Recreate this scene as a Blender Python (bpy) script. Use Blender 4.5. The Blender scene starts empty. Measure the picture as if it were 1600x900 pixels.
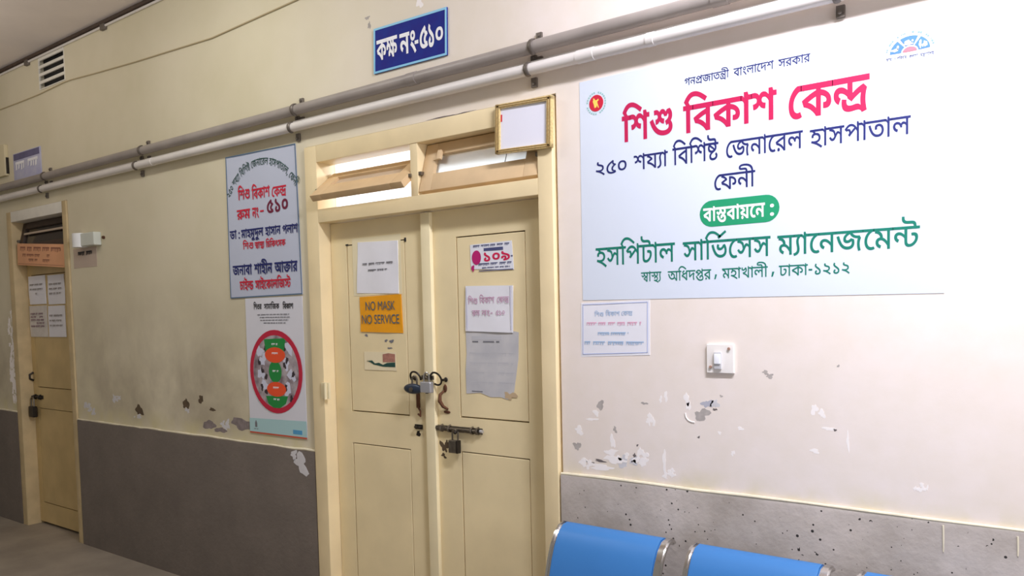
import bpy, bmesh, math, random
from mathutils import Vector, Matrix, geometry
from math import sin, cos, pi, radians as R

# ---------------------------------------------------------------- camera
sc = bpy.context.scene
C = sc.collection
cam = bpy.data.cameras.new('camera')
cam.sensor_width = 36.0
cam.lens = 36.0 * 1250 / 1600
cam.shift_y = 0.065
cam.clip_start = 0.05
cam_o = bpy.data.objects.new('camera', cam)
C.objects.link(cam_o)
EYE = Vector((0.0, -2.8165, 1.70))
AX_R = Vector((0.79874886, 0.60123847, -0.02263967))      # camera right in the world
AX_U = -Vector((0.01539757, -0.05804286, -0.99819534))    # camera up
AX_B = -Vector((-0.60146752, 0.7969588, -0.05561928))     # towards the viewer
cam_o.matrix_world = Matrix(((AX_R.x, AX_U.x, AX_B.x, EYE.x), (AX_R.y, AX_U.y, AX_B.y, EYE.y),
                             (AX_R.z, AX_U.z, AX_B.z, EYE.z), (0, 0, 0, 1)))
sc.camera = cam_o

# ---------------------------------------------------------------- world, lights, exposure
sc.view_settings.view_transform = 'Standard'
sc.view_settings.look = 'None'
sc.view_settings.exposure = 0.75
sc.view_settings.gamma = 1.0
sc.view_settings.use_curve_mapping = False
w = bpy.data.worlds.new('corridor air')
sc.world = w
w.use_nodes = True
w.node_tree.nodes['Background'].inputs[0].default_value = (1.0, 0.93, 0.84, 1)
w.node_tree.nodes['Background'].inputs[1].default_value = 0.15


def area(name, loc, target, sx, sy, watts, col=(1, 1, 1)):
    l = bpy.data.lights.new(name, 'AREA')
    l.shape = 'RECTANGLE'
    l.size, l.size_y, l.energy, l.color = sx, sy, watts, col
    o = bpy.data.objects.new(name, l)
    C.objects.link(o)
    o.location = loc
    o.rotation_euler = (Vector(target) - Vector(loc)).to_track_quat('-Z', 'Z').to_euler()
    return o


area('corridor tube light', (0.0, -1.1, 3.62), (-0.4, -0.1, 1.5), 1.3, 0.16, 60, (0.96, 0.97, 1.10))
area('added left wall fill light', (-3.7, -1.25, 3.62), (-3.9, -0.3, 1.2), 1.3, 0.16, 9.5, (0.97, 0.97, 0.92))  # unseen fill, added to soften the falloff along the left wall
area('daylight from the open corridor end', (3.4, -1.9, 1.9), (-1.5, 0.0, 1.5), 2.4, 2.4, 42, (0.97, 0.98, 1.08))
area('added ceiling uplight', (-6.2, -1.9, 3.0), (-6.2, -1.7, 3.74), 1.3, 0.4, 9, (1.0, 0.93, 0.86))  # unseen uplight, added to brighten the far ceiling
area('added ward room fill light', (-2.6, 2.6, 3.2), (-3.4, 2.6, 0), 1.6, 1.6, 175, (0.96, 0.98, 1.05))  # area light added to flood the ward room, besides its tube lamp

# ---------------------------------------------------------------- helpers
random.seed(7)


def lin(c):
    return tuple((v / 255 / 12.92 if v / 255 <= 0.04045 else ((v / 255 + 0.055) / 1.055) ** 2.4) for v in c)


def mat(name, rgb, rough=0.6, metal=0.0, var=0.0, scale=6.0, bump=0.0, bscale=60.0, rgb2=None, spec=0.5):
    m = bpy.data.materials.new(name)
    m.use_nodes = True
    nt = m.node_tree
    b = nt.nodes['Principled BSDF']
    b.inputs['Roughness'].default_value = rough
    b.inputs['Metallic'].default_value = metal
    b.inputs['Specular IOR Level'].default_value = spec
    c = lin(rgb)
    b.inputs['Base Color'].default_value = (*c, 1)
    if var or rgb2 or bump:
        tc = nt.nodes.new('ShaderNodeTexCoord')
    if var or rgb2:
        n = nt.nodes.new('ShaderNodeTexNoise')
        n.inputs['Scale'].default_value = scale
        n.inputs['Detail'].default_value = 6
        nt.links.new(tc.outputs['Object'], n.inputs['Vector'])
        r = nt.nodes.new('ShaderNodeValToRGB')
        c2 = lin(rgb2) if rgb2 else tuple(v * (1 - var) for v in c)
        r.color_ramp.elements[0].position = 0.35
        r.color_ramp.elements[1].position = 0.65
        r.color_ramp.elements[0].color = (*c2, 1)
        r.color_ramp.elements[1].color = (*(min(1, v * (1 + (0 if rgb2 else var * .5))) for v in c), 1)
        nt.links.new(n.outputs['Fac'], r.inputs[0])
        nt.links.new(r.outputs[0], b.inputs['Base Color'])
    if bump:
        n2 = nt.nodes.new('ShaderNodeTexNoise')
        n2.inputs['Scale'].default_value = bscale
        n2.inputs['Detail'].default_value = 4
        nt.links.new(tc.outputs['Object'], n2.inputs['Vector'])
        bp = nt.nodes.new('ShaderNodeBump')
        bp.inputs['Strength'].default_value = bump
        bp.inputs['Distance'].default_value = 0.01
        nt.links.new(n2.outputs['Fac'], bp.inputs['Height'])
        nt.links.new(bp.outputs[0], b.inputs['Normal'])
    return m


def nmix(nt, fac, a, b):
    x = nt.nodes.new('ShaderNodeMix')
    x.data_type = 'RGBA'
    for s, v in ((x.inputs[0], fac), (x.inputs[6], a), (x.inputs[7], b)):
        if hasattr(v, 'links'):
            nt.links.new(v, s)
        else:
            s.default_value = v
    return x.outputs[2]


def nmath(nt, op, a, b=0.0):
    x = nt.nodes.new('ShaderNodeMath')
    x.operation = op
    for s, v in ((x.inputs[0], a), (x.inputs[1], b)):
        if hasattr(v, 'links'):
            nt.links.new(v, s)
        else:
            s.default_value = v
    return x.outputs[0]


def nrange(nt, v, a, b, c=0.0, d=1.0):
    x = nt.nodes.new('ShaderNodeMapRange')
    x.inputs[1].default_value, x.inputs[2].default_value = a, b
    x.inputs[3].default_value, x.inputs[4].default_value = c, d
    nt.links.new(v, x.inputs[0])
    return x.outputs[0]


def nnoise(nt, vec, scale, detail=5, rough=0.55, dist=0.0):
    x = nt.nodes.new('ShaderNodeTexNoise')
    x.inputs['Scale'].default_value = scale
    x.inputs['Detail'].default_value = detail
    x.inputs['Roughness'].default_value = rough
    x.inputs['Distortion'].default_value = dist
    nt.links.new(vec, x.inputs['Vector'])
    return x.outputs['Fac']


class MB:
    """mesh builder in world coordinates"""
    def __init__(s):
        s.bm = bmesh.new()

    def box(s, x0, x1, y0, y1, z0, z1, bev=0.0, seg=2, f=None):
        t = bmesh.new()
        vs = [t.verts.new((x, y, z)) for x in (x0, x1) for y in (y0, y1) for z in (z0, z1)]
        for q in ((0, 1, 3, 2), (4, 6, 7, 5), (0, 4, 5, 1), (2, 3, 7, 6), (0, 2, 6, 4), (1, 5, 7, 3)):
            t.faces.new([vs[i] for i in q])
        bmesh.ops.recalc_face_normals(t, faces=t.faces)
        if bev:
            bmesh.ops.bevel(t, geom=t.edges[:], offset=bev, segments=seg, affect='EDGES', profile=0.7)
        s.take(t, f)
        return s

    def take(s, t, f=None):
        m = {}
        for v in t.verts:
            m[v] = s.bm.verts.new(f(v.co) if f else v.co)
        for fc in t.faces:
            try:
                s.bm.faces.new([m[v] for v in fc.verts])
            except ValueError:
                pass
        t.free()

    def tube(s, path, r, n=12, cap=True, closed=False, ell=None):
        P = [Vector(p) for p in path]
        rings = []
        up = None
        L = len(P)
        for i, p in enumerate(P):
            a = P[(i - 1) % L] if (closed or i > 0) else p
            b = P[(i + 1) % L] if (closed or i < L - 1) else p
            d = (b - a).normalized()
            if up is None:
                up = Vector((0, 0, 1)) if abs(d.z) < 0.9 else Vector((1, 0, 0))
            u = (up - d * up.dot(d)).normalized()
            up = u
            v = d.cross(u)
            rr = r[i] if isinstance(r, (list, tuple)) else r
            ea, eb = ell if ell else (1, 1)
            rings.append([s.bm.verts.new(p + u * (rr * ea * cos(2 * pi * k / n)) + v * (rr * eb * sin(2 * pi * k / n))) for k in range(n)])
        for i in range(L if closed else L - 1):
            A, B = rings[i], rings[(i + 1) % L]
            for k in range(n):
                s.bm.faces.new((A[k], A[(k + 1) % n], B[(k + 1) % n], B[k]))
        if cap and not closed:
            s.bm.faces.new(rings[0][::-1])
            s.bm.faces.new(rings[-1])
        return s

    def prism(s, pts, y0, y1, f=None):
        """polygon in x-z between two y planes (front at y0)"""
        t = bmesh.new()
        a = [t.verts.new((x, y0, z)) for x, z in pts]
        b = [t.verts.new((x, y1, z)) for x, z in pts]
        n = len(pts)
        t.faces.new(a)
        t.faces.new(b[::-1])
        for i in range(n):
            t.faces.new((a[i], b[i], b[(i + 1) % n], a[(i + 1) % n]))
        bmesh.ops.recalc_face_normals(t, faces=t.faces)
        s.take(t, f)
        return s

    def ell(s, c, rx, ry, rz, seg=20):
        t = bmesh.new()
        bmesh.ops.create_uvsphere(t, u_segments=seg, v_segments=seg // 2, radius=1)
        s.take(t, lambda v: Vector((c[0] + v.x * rx, c[1] + v.y * ry, c[2] + v.z * rz)))
        return s

    def sheet(s, x0, x1, z0, z1, y, th=0.0012, wav=0.0, nx=10, nz=10, corners=None, seed=0):
        """paper: a thin wavy slab, front at about y"""
        rnd = random.Random(seed)
        ph = [rnd.uniform(0, 6.28) for _ in range(6)]
        t = bmesh.new()
        F, B = [], []
        for i in range(nx + 1):
            fa, fb = [], []
            for j in range(nz + 1):
                u, v = i / nx, j / nz
                if corners:
                    (ax, az), (bx, bz), (cx, cz), (dx, dz) = corners      # bl br tr tl
                    x = (ax * (1 - u) + bx * u) * (1 - v) + (dx * (1 - u) + cx * u) * v
                    z = (az * (1 - u) + bz * u) * (1 - v) + (dz * (1 - u) + cz * u) * v
                else:
                    x, z = x0 + (x1 - x0) * u, z0 + (z1 - z0) * v
                h = wav * (0.5 + 0.25 * sin(9 * u + ph[0] + 3 * v) + 0.25 * sin(7 * v + ph[1] - 4 * u))
                fa.append(t.verts.new((x, y - h, z)))
                fb.append(t.verts.new((x, y + th, z)))
            F.append(fa)
            B.append(fb)
        for i in range(nx):
            for j in range(nz):
                t.faces.new((F[i][j], F[i + 1][j], F[i + 1][j + 1], F[i][j + 1]))
                t.faces.new((B[i][j], B[i][j + 1], B[i + 1][j + 1], B[i + 1][j]))
        for i in range(nx):
            t.faces.new((F[i][0], B[i][0], B[i + 1][0], F[i + 1][0]))
            t.faces.new((F[i][nz], F[i + 1][nz], B[i + 1][nz], B[i][nz]))
        for j in range(nz):
            t.faces.new((F[0][j], F[0][j + 1], B[0][j + 1], B[0][j]))
            t.faces.new((F[nx][j], B[nx][j], B[nx][j + 1], F[nx][j + 1]))
        s.take(t)
        return s

    def blob(s, cx, cz, rx, rz, y, th, seed, n=18, rough=0.35):
        rnd = random.Random(seed)
        a = [rnd.uniform(0, 6.28) for _ in range(4)]
        p = []
        for k in range(n):
            q = 2 * pi * k / n
            r = 1 + rough * (0.5 * sin(2 * q + a[0]) + 0.4 * sin(3 * q + a[1]) + 0.35 * sin(5 * q + a[2])) + rnd.uniform(-.13, .13)
            p.append((cx + rx * r * cos(q), cz + rz * r * sin(q)))
        return s.prism(p, y - th, y)

    def pieces(s):
        """loose islands gathered into clusters that lie close together"""
        s.bm.verts.ensure_lookup_table()
        s.bm.verts.index_update()
        isl, seen = [], set()
        for v in s.bm.verts:
            if v.index in seen:
                continue
            st, cur = [v], []
            seen.add(v.index)
            while st:
                a = st.pop()
                cur.append(a)
                for e in a.link_edges:
                    b = e.other_vert(a)
                    if b.index not in seen:
                        seen.add(b.index)
                        st.append(b)
            lo = [min(q.co[k] for q in cur) for k in range(3)]
            hi = [max(q.co[k] for q in cur) for k in range(3)]
            isl.append((lo, hi, cur))
        if len(isl) > 400:
            return [[v for q in isl for v in q[2]]]
        par = list(range(len(isl)))

        def root(a):
            while par[a] != a:
                a = par[a]
            return a
        for a in range(len(isl)):
            for b in range(a):
                A, B = isl[a], isl[b]
                g = math.sqrt(sum(max(0, A[0][k] - B[1][k], B[0][k] - A[1][k]) ** 2 for k in range(3)))
                sz = max(max(Q[1][k] - Q[0][k] for k in range(3)) for Q in (A, B))
                if g <= max(.02, .5 * sz) * .98:
                    par[root(a)] = root(b)
        out = {}
        for a in range(len(isl)):
            out.setdefault(root(a), []).extend(isl[a][2])
        return list(out.values())

    def obj(s, name, m, parent=None, angle=35, f=None):
        off = BASE.get(parent, Vector()) if parent else Vector()
        for v in s.bm.verts:
            v.co = (f(v.co) if f else v.co) - off
        groups = s.pieces() if parent else [list(s.bm.verts)]
        made = []
        for gi, grp in enumerate(groups):
            if len(groups) == 1:
                bm = s.bm
            else:
                bm = bmesh.new()
                ids = {v: bm.verts.new(v.co) for v in grp}
                for fc in {fc for v in grp for fc in v.link_faces}:
                    bm.faces.new([ids[v] for v in fc.verts])
            me = bpy.data.meshes.new(name)
            bm.to_mesh(me)
            if bm is not s.bm:
                bm.free()
            for p in me.polygons:
                p.use_smooth = True
            me.set_sharp_from_angle(angle=R(angle))
            for x in (m if isinstance(m, list) else [m]):
                me.materials.append(x)
            o = bpy.data.objects.new(name, me)
            C.objects.link(o)
            if parent:
                o.parent = parent
                BASE[o] = off
            made.append(o)
        s.bm.free()
        PIECES[made[0]] = made
        return made[0]


PIECES = {}
BASE = {}


def tag(o, label, cat, group=None):
    o['label'] = label
    o['category'] = cat
    if group:
        o['group'] = group
    return o


def thing(name, label, cat, loc, group=None):
    o = bpy.data.objects.new(name, None)
    C.objects.link(o)
    o.location = loc
    o.empty_display_size = 0.1
    BASE[o] = Vector(loc)
    if label:
        tag(o, label, cat, group)
    return o


def struct(o):
    o['kind'] = 'structure'
    return o


def lab(o, text):
    for q in PIECES.get(o, [o]):
        q['label'] = text
    return o

# lettering outlines: per glyph, contours of x,y (on the curve) or x;y (control point) in 1/1000 em
GLYPHS = {
 'm22':'483,0 483,419 506,361 474;405 416;473 360;521 300;545 267,545 215;545 153;494 128,461 114,456 130;469 186;486 223,486 269;486 327;450 356;395 356,365 356;306 274;211 188,164 130,247 186;271 262;326 262,363 262;383 232;410 202,410 178;410 134;398 108,385 20,456 52;508 124;586 209;629 259,629 309;629 392;594 472;526 514,475 488,487 487;500 483;554 483,585 483,688 553,688 576,622 679,622 679,539 577,539 577,0',
 'm39':'623,622 623,539 521,539 521,0 427,0 427,233 444,178 412;223 336;294 256;337 219,337 185;337 139;303 139,269 139;241 178;202 219,186 175,103 112;129 41;217 41,272 41;323 89;389 164;421 203,421 253;421 338;388 413;329 447,289 432,283 429;307 427;353 427,376 427,539 -10,539 -10,622',
 'm224':'783,622 783,539 681,539 681,48 587,48 587,395 605,335 567;389 500;469 439;520 377;545 341,545 301;545 236;515 182;464 158,434 151,439 168;450 204;463 227,463 283;463 334;403 334,360 334;348 332;325 330,320 309,327 320;340 344;365 370;390 384,403 506,515 564,454 277,186 208,250 294,330 257,285 224,262 240;279 260;317 260,339 260;364 231;391 205,391 189;391 160;383 145,373 62,451 104;505 188;585 281;629 335,629 390;629 477;589 561;512 607,454 593,452 590;474 587;529 587,559 587,688 657,688 680,622|681,-43 589,-43 580;-16 549;18 506;34 478,34 428;34 327;17 268,17 232;17 153;31 83;70 41;146 41,207 41;225 46;269 50,288 142,276 138;263 134;228 134,209 134;168 168;121 231;101 273,101 322;101 413;118 463,118 501;118 565;92 587,64 587,167 681,167',
 'm27':'413,53 350;53 236;94 138;186 56;341 25,454 116,479 150;356 234;207 342;141 413,141 486;141 557;201 557,259 557;290 542;334 534,349 603,348 574;319 513;274 443;248 399,248 359;248 296;278 261;335 261,377 261;420 318;507 388,541 368;540 323;539 299,539 -10,539 -10,622 951,622 951,539 643,539 618;539 570;542 550,543 474;510 388;453 354;402 354,379 354;353 383;331 402,331 437;331 491;362 526,391 630,357 638;337 649;280 649,249 649;199 603;109 498;53|830,203 830;156 846;66 864,12 773,-8 755;49 736;156 736,217 736;265 752;345 765,375 689;379 582;418 509;487 485,533 579,548 594;522 642;481 718;456 774,456 787;456 812;458 827,459 873,381 850;339 830;256',
 'm54':'287,622 287,539 185,539 185,0 92,0 92,462 80;495 34;539 -3,539 -10,539 -10,622 6,622 30;622 79;593 95,559 94;564 92;600 92,613 92,688 162,688 184,622',
 'm35':'414,45 328;45 182;124 66;303 25,455 116,479 149;360 230;206 336;132 408,132 452;132 514;153 553;192 571;244 571,275 571;314 541;376 488;411 454,411 419;411 385;380 385,353 385;343 389;321 394,308 302,292 295;312 288;349 288,367 288;410 330;465 403;493 447,493 513;493 610;436 664;335 664,268 664;207 611;105 500;45|724,622 724,539 -10,539 -10,622',
 'm369':'478,298 444;298 393;309 343;337 311,363 285;385 256;401 241,401 225;401 200;382 200,363 200;347 221;319 239,303 176,240 147;267 105;329 105,371 105;410 141;460 196;485 224,485 267;485 328;455 364,426 400;397 444;372 473,372 503;372 538;405 538,440 538;476 497;542 468,566 564,582 580;568 611;523 632;466 632,433 632;367 552;298|716,622 716,539 -10,539 -10,622|465,370 503;370 552;356 570,342 590;327 614;280 614,232 614,-117 520,-117 509;-75 461;-39 427,-39 399;-39 341;-47 280;-56 244,-56 212;-56 142;-42 80;-2 41;74 41,135 41;155 47;202 51,221 142,207 139;194 135;161 135,139 135;92 171;44 225;29 249,29 279;29 334;38 388;46 413,46 445;46 501;21 520,-8 520,227 520;250 512;274 503,281 496;288 473;294 458,294 435;294 392;276 356;249 335;217 335,203 335;191 352;173 378,173 389;173 407;175 415,176 424,100 414;97 380;92 357,92 326;92 274;113 243;156 243,190 243;223 279;286 342;339 422;370',
 'm56':'287,539 185,539 185,0 92,0 92,539 -10,539 -10,622 92,622 86;683 28;767 -66;817 -189;839 -260,839 -316;839 -396;827 -438;805 -438,788 -438;772 -398;763 -368,763 -271,763 -216;763 -152;745 -132,725 -113;706 -96;654 -96,615 -181,615 -182;637 -192;666 -202,673 -212;680 -239;686 -263,686 -354,686 -400;686 -464;698 -485,708 -510;722 -530;763 -530,786 -530;845 -396;917 -259,917 -51;917 176;774 188,622 287,622',
 'm42':'616,622 616,539 513,539 513,0 420,0 388;58 283;154 149;219 73,231 31,334 126;390 335;484 443,515 421,476 421,539 -10,539 -10,622|420,452 441,426 368;402 215;336 146,296 196;286 308;233 407;153 437,100 425,97 423;120 420;166 420,195',
 'm6':'129,315 192;277 303;174 395;56 428,-4 353,-43 313;17 233;116 136;201 69,241|74,482 74;524 112;587 178;622 219,622 260;622 326;587 364;524 364,482 364;441 326;377 260;342 219,342 178;342 112;377 74;440|152,482 152;451 190;415 219,415 248;415 286;452 286,482 286;513 248;548 219,548 190;548 152;512',
 'm47':'754,622 754,539 652,539 652,0 559,0 559,329 571,294 551;325 503;364 474,364 461;364 432;354 412;324 412,294 412;284 413;267 414,259 335,254 331;293 297;347 247;376 217,376 192;376 157;357 139;326 139,305 139;267 197;215 247,198 217,113 166;128 86;182 41;259 41,310 41;356 86;423 163;460 208,460 263;460 340;421 375,378 360,379 370;413 427;448 458,448 493;448 546;420 575,395 562,379 561;401 559;443 559,465 559,539 -10,539 -10,622',
 'm61':'372,622 372,539 341,539 309;530 239;482 180;410 142;318 142,262 142;194 183;114 244;81 275,81 298;81 332;90 354,102 393,30 365;10 303;-5 270,-5 204;-5 103;60 47;179 47,260 47;338 106;467 207;558 270,579 206,543 189;541 147;539 119,539 -10,539 -10,622',
 'm37':'624,622 624,539 173,539 173,248 155,268 194;311 294;387 413;452 481,478 553,410 536;378 514;315 504;246 504,204 504;158 520;66 538,12 447,-8 429;48 409;156 409,216 409;256 422;327 444;385 455,406 476,386 418;362 309;294 205;209 154,158 80,207 80,539 -10,539 -10,622',
 'm48':'698,622 698,539 596,539 596,0 502,0 502,511 507,531 504;549 502;585 502,606 502,688 572,688 595,622|357,629 397;629 462;599 514;544 532,508 529,394 498;464 415;545 364,545 328;545 282;506 282,467 282;428 345;382 414,379 405,289 337;293 251;341 212;419 212,469 212;524 253;595 320;629|78,629 122;629 198;594 245;518 245,456 245;414 206;337 121;289 54,289 46,379 96;380 151;405 175;444 175,464 175;503 125;545 76,545 57;545 22;540 -1,534 -10,620 15;625 56;629',
 'm50':'700,622 700,539 597,539 597,0 504,0 504,342 528,285 500;321 458;360 439,360 426;360 403;345 374;301 348,256 321;208 275;147 225;120 190,120 162;120 111;141 61;192 33,237 103,280 128;237 162;208 182,208 198;208 227;226 262;275 286,321 309,352 336;404 384;445 414,445 446;445 496;412 528,377 510,375 506;397 504;438 504,459 504,539 -10,539 -10,622|262,264 253;330 232;408 207,429 182;452 98;474 34,482 56,569 115,545 172;535 246;507 291;463 313;397 317,350',
 'm46':'616,622 616,539 513,539 513,0 420,0 388;58 283;154 149;219 73,231 31,334 126;390 335;484 443,515 421,476 421,539 -10,539 -10,622|420,452 441,426 368;402 215;336 146,296 196;286 308;233 407;153 437,100 425,97 423;120 420;166 420,195|181,-8 154;-8 117;27 117,55 117;83 154;120 181,120 208;120 245;83 245,55 245;27 208;-8',
 'm20':'832,622 832,539 506,539 506,478 507,455 507,0 414,0 382;58 278;155 147;221 73,231 31,334 126;388 328;478 436,511 415,472 415,539 -10,539 -10,622|414,447 435,420 386;406 285;365 189;319 146,296 198;286 308;231 403;150 429,101 419,97 417;118 414;163 414,193|780,279 780;246 754;187 692;149 639,149 622;149 591;151 577,154 582,237 588;236 604;235 615,235 660;235 687;269 687,292 687;340 589;408 493,422 495,507 574;498 702;437 780;342',
 'm77':'124,537 124;560 145;605 167,631 244,592 233;580 224;559 224,549 224;536 238;519 282;506 327,496 428;477 506;397 506,334 506;264 396;172 298,164 288;165 270;168 260,171 290,188 338;173 427;129 513;74 557,38 503,-26 448;19 348;84 246;128 132;162 61,177 78,258 112;248 186;236 237,236 335;236 411;287 411,328 411;353 389;386 336;408 289,418 227;430 154;463 124;508',
 'm80':'318,0 240;0 117;58 47;169 47,248 47;328 137;461 302;576 415,629 459,567 450;555 442;530 442,516 442;489 487;456 521,456 525;456 533;456 537,457 575,394 517;361 444;307 409;255 409,225 409;198 449;154 501,154 510;154 529;155 536,156 573,61 521;32 391;0|325,83 356;83 397;88 435;97 458,103 462,92 387;102 317;174 317,226 317;264 350;329 419;393 472,428 479,390 441;393 390;425 364;471 364,494 364;507 368;528 374,538 398,526 322;488 208;400 144;298 144,239 144;181 197;112 280;83',
 'm75':'295,88 230;88 127;137 68;238 68,315 68;374 117;479 222;547 304,547 387;547 487;485 532;382 532,318 532;258 481;153 377;88|306,464 265;464 202;429 165;360 165,311 165;272 191;208 248;171 295,171 338;171 402;209 435;277 435,324 435;368 406;431 349;464',
 'm45':'648,622 648,539 545,539 545,0 452,0 411;54 307;134 172;188 82,200 43,298 73;318 139;354 209;390 242,406 203;434 105;476 41,488 73,561 86,539 -10,539 -10,622|452,539 143,539 132,548 172;538 250;497 317;450 339,428 346,362 312;348 239;313 171;278 144,261 135,273 209;263 332;212 432;136 471,89 456,84 454;106 452;156 452,180',
 'm202':'274,622 274,539 201,539 261,561 223;530 184;480 170;429 170,394 170;361 186;288 203;210 203,170 203;132 187;64 141;7 59;-37 -6,-52 -30,29 32;43 91;86 109;140 109,171 109;211 93;285 76;357 76,392 76;428 90;482 122;531 149,560 156,539 -10,539 -10,622',
 'm55':'287,622 287,539 185,539 185,0 92,0 92,539 -10,539 -10,622 83,622 67;641 33;684 20,704 59;770 142;865 249;917 321,917 372;917 467;894 561;848 663;780 722,736 672,672 600;727 488;798 389;833 334,833 281;833 203;796 147;732 124,692 132;676 159;640 176,622',
 'm423':'276,613 381;613 492;526 492,450 492;403 450;333 380;287 293;265 247,265 189;265 96;302 41;377 41,433 41;478 82;545 150;590 234;613|279,546 238;546 171;520 133;471 133,436 133;393 197;341 254,341 293;341 359;369 399;421 399,455 399;499 338;546|144,550 226;517 374;419 430,362 389,306 329;367 174;469 89,502|589,622 589,539 399,539 273,563 170,543 136;542 71;539 34,539 -10,539 -10,622|395,622 394;660 359;693 319,693 230,693 162;693 84;715 58,737 34;757 10;818 10,858 10;871 12;896 15,912 104,906 102;896 100;880 100,871 100;849 109;815 119,804 133;790 180;777 226,777 304,777 359;777 423;760 446,738 463;722 482;665 483,622|303,-12 212;-12 114;70 114,141 114;179 158;242 235;294 287,317 393,298 326;264 244;213 208;168 208,140 208;112 236;81 282;70 309,70 348;70 407;90 440;125 440,145 440;161 422;183 403,194 461,260 499;237 537;186 537,152 537;107 483;32 379;-12',
 'm450':'372,622 372,539 341,539 309;530 239;482 180;410 142;318 142,262 142;194 183;114 244;81 275,81 298;81 332;90 354,102 393,30 365;10 303;-5 270,-5 204;-5 103;60 47;179 47,260 47;332 93;450 168;542 260;605 306,622',
 'm51':'248,496 331;496 432;442 478;360 478,318 478;236 367;143 259,134 260,154 306;141 405;96 506;36 553,0 500,-65 442;-23 339;42 234;91 117;128 46,143 63,222 98;213 164;203 206,203 275;203 352;235 383;286 383,314 383;362 312;416 255,416 221;416 180;403 162;377 162,360 162;353 166;336 168,330 80,314 75;329 68;364 68,378 68;415 113;468 194;496|166,454 161;486 111;535 64,545 103,590 149,578 205;556 256;500 260,457|553,622 553,539 -10,539 -10,622',
 'm40':'740,622 740,539 638,539 638,0 545,0 545,395 562,335 524;389 458;469 397;520 334;545 299,545 259;545 194;515 140;464 115,434 109,439 126;450 161;463 184,463 240;463 291;403 291,360 291;348 290;325 288,320 266,327 278;340 301;365 328;390 341,403 464,515 522,454 234,186 166,250 251,330 215,285 182,262 197;279 217;317 217,339 217;364 188;391 162,391 147;391 118;383 102,373 19,451 61;505 146;585 238;629 293,629 347;629 436;589 519;512 564,454 550,452 547;474 545;529 545,559 545,688 614,688 637,622',
 'm41':'862,622 862,539 139,539 132,548 172;538 250;497 317;450 339,428 346,362 312;348 239;313 171;278 144,261 136,274 201;262 312;217 405;152 445,109 444;126 443;161 443,180 443,503 466,503 525;503 630;485 719;444 754,408 781;383 810;317 810,279 810;246 783;187 721;149 669,149 652;149 621;151 606,154 611,237 617;236 634;235 645,235 690;235 717;269 717,292 717;337 623;407 536,416 536,0 443,0 403;54 301;134 170;186 82,200 43,298 73;318 139;354 209;390 242,406 203;434 105;476 41,488 73,561 86,539 -10,539 -10,622',
 'm30':'585,622 585,539 184,539 184,209 184;168 194;133 201,125 218;106 253,106 289;106 353;140 379,167 406;194 435;257 435,290 435;318 405;348 371,348 359;348 333;345 321,342 308,424 328;429 370;435 394,435 436;435 496;405 528;345 528,300 528;242 473;136 431,98 393;64 301;23 247,23 205;23 150;44 132,62 115;81 91;139 91,200 91,539 -10,539 -10,622|391,622 390;660 355;693 314,693 225,693 157;693 79;715 54,737 29;757 5;818 5,858 5;871 8;896 10,912 99,906 97;896 95;880 95,871 95;849 104;815 115,804 128;790 175;777 221,777 299,777 354;777 418;760 441,738 458;722 477;665 478,622',
 'm43':'428,39 361;39 244;80 142;175 58;335 25,454 116,479 151;350 240;195 352;126 424,126 475;126 548;161 587;225 587,266 587;295 575;341 554;378 541,391 605,470 643;417 679;313 679,260 679;198 621;97 510;39|391,276 326;276 252;339 252,395 252;418 266;463 274,479 365,454 359;444 349;418 349,405 349;380 377;358 399,358 419;358 458;373 502;416 528,458 605,470 601,414 572;369 509;308 436;276|740,622 740,539 -10,539 -10,622',
 'm131':'-268,718 64,917 106,849 -220,644',
 'm44':'639,622 639,539 536,539 536,0 443,0 443,134 461,81 425;133 355;218 279;269 235,269 202;269 156;235 156,201 156;170 202;130 245,115 216,27 160;45 91;101 58;168 58,204 58;254 106;319 181;352 219,352 276;352 365;313 435;245 465,199 447,193 445;216 443;264 443,288 443,539 -10,539 -10,622|305,322 305;317 304;303 303,296 212,322 210;376 175;442 100;476 33,483 50,563 99,549 151;545 228;513 280;458 305;377',
 'm370':'191,465 238;465 310;436 376;383 411,348 390,264 349;313 255;380 209,380 179;380 139;351 139,321 139;297 173;262 208,247 165,165 107;189 41;272 41,325 41;373 86;434 155;465|867,622 867,539 466,539 466,209 466;168 475;133 483,125 499;106 535,106 570;106 634;140 660,167 687;194 716;257 716,290 716;318 687;348 653,348 640;348 614;345 603,342 590,424 609;429 651;435 676,435 718;435 778;405 810;345 810,300 810;242 755;136 713,98 675;64 583;23 529,23 487;23 432;44 414,62 396;81 373;139 373,200 373,336 376,357 375;378 373;420 373,443 373,539 -10,539 -10,622|672,622 671;660 636;693 596,693 507,693 439;693 361;715 335,737 311;757 287;818 287,858 287;871 289;896 292,912 381,906 379;896 377;880 377,871 377;849 386;815 397,804 410;790 457;777 503,777 581,777 636;777 700;760 723,738 740;722 759;665 760,622',
 'm275':'502,294 430;294 340;360 313,423 326,425 319;393 286;331 233;290 193,290 164;290 111;310 60;361 31,407 101,449 128;404 163;378 183,378 206;378 242;407 263;479 264,542 351,542 358;507 382;445 419;398 469;372 501,372 533;372 568;408 568,440 568;476 527;542 498,566 594,582 610;568 641;523 662;466 662,433 662;363 577;294|737,622 737,539 -10,539 -10,622|628,353 628,-13 535,-13 500;25 428;76 343;112 288,123 248,213 313;253 460;324 537,346|535,274 502;261 432;227 365;191 335,174 340,184 403;168 501;116 537,81 536;98 535;142 535,155',
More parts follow.
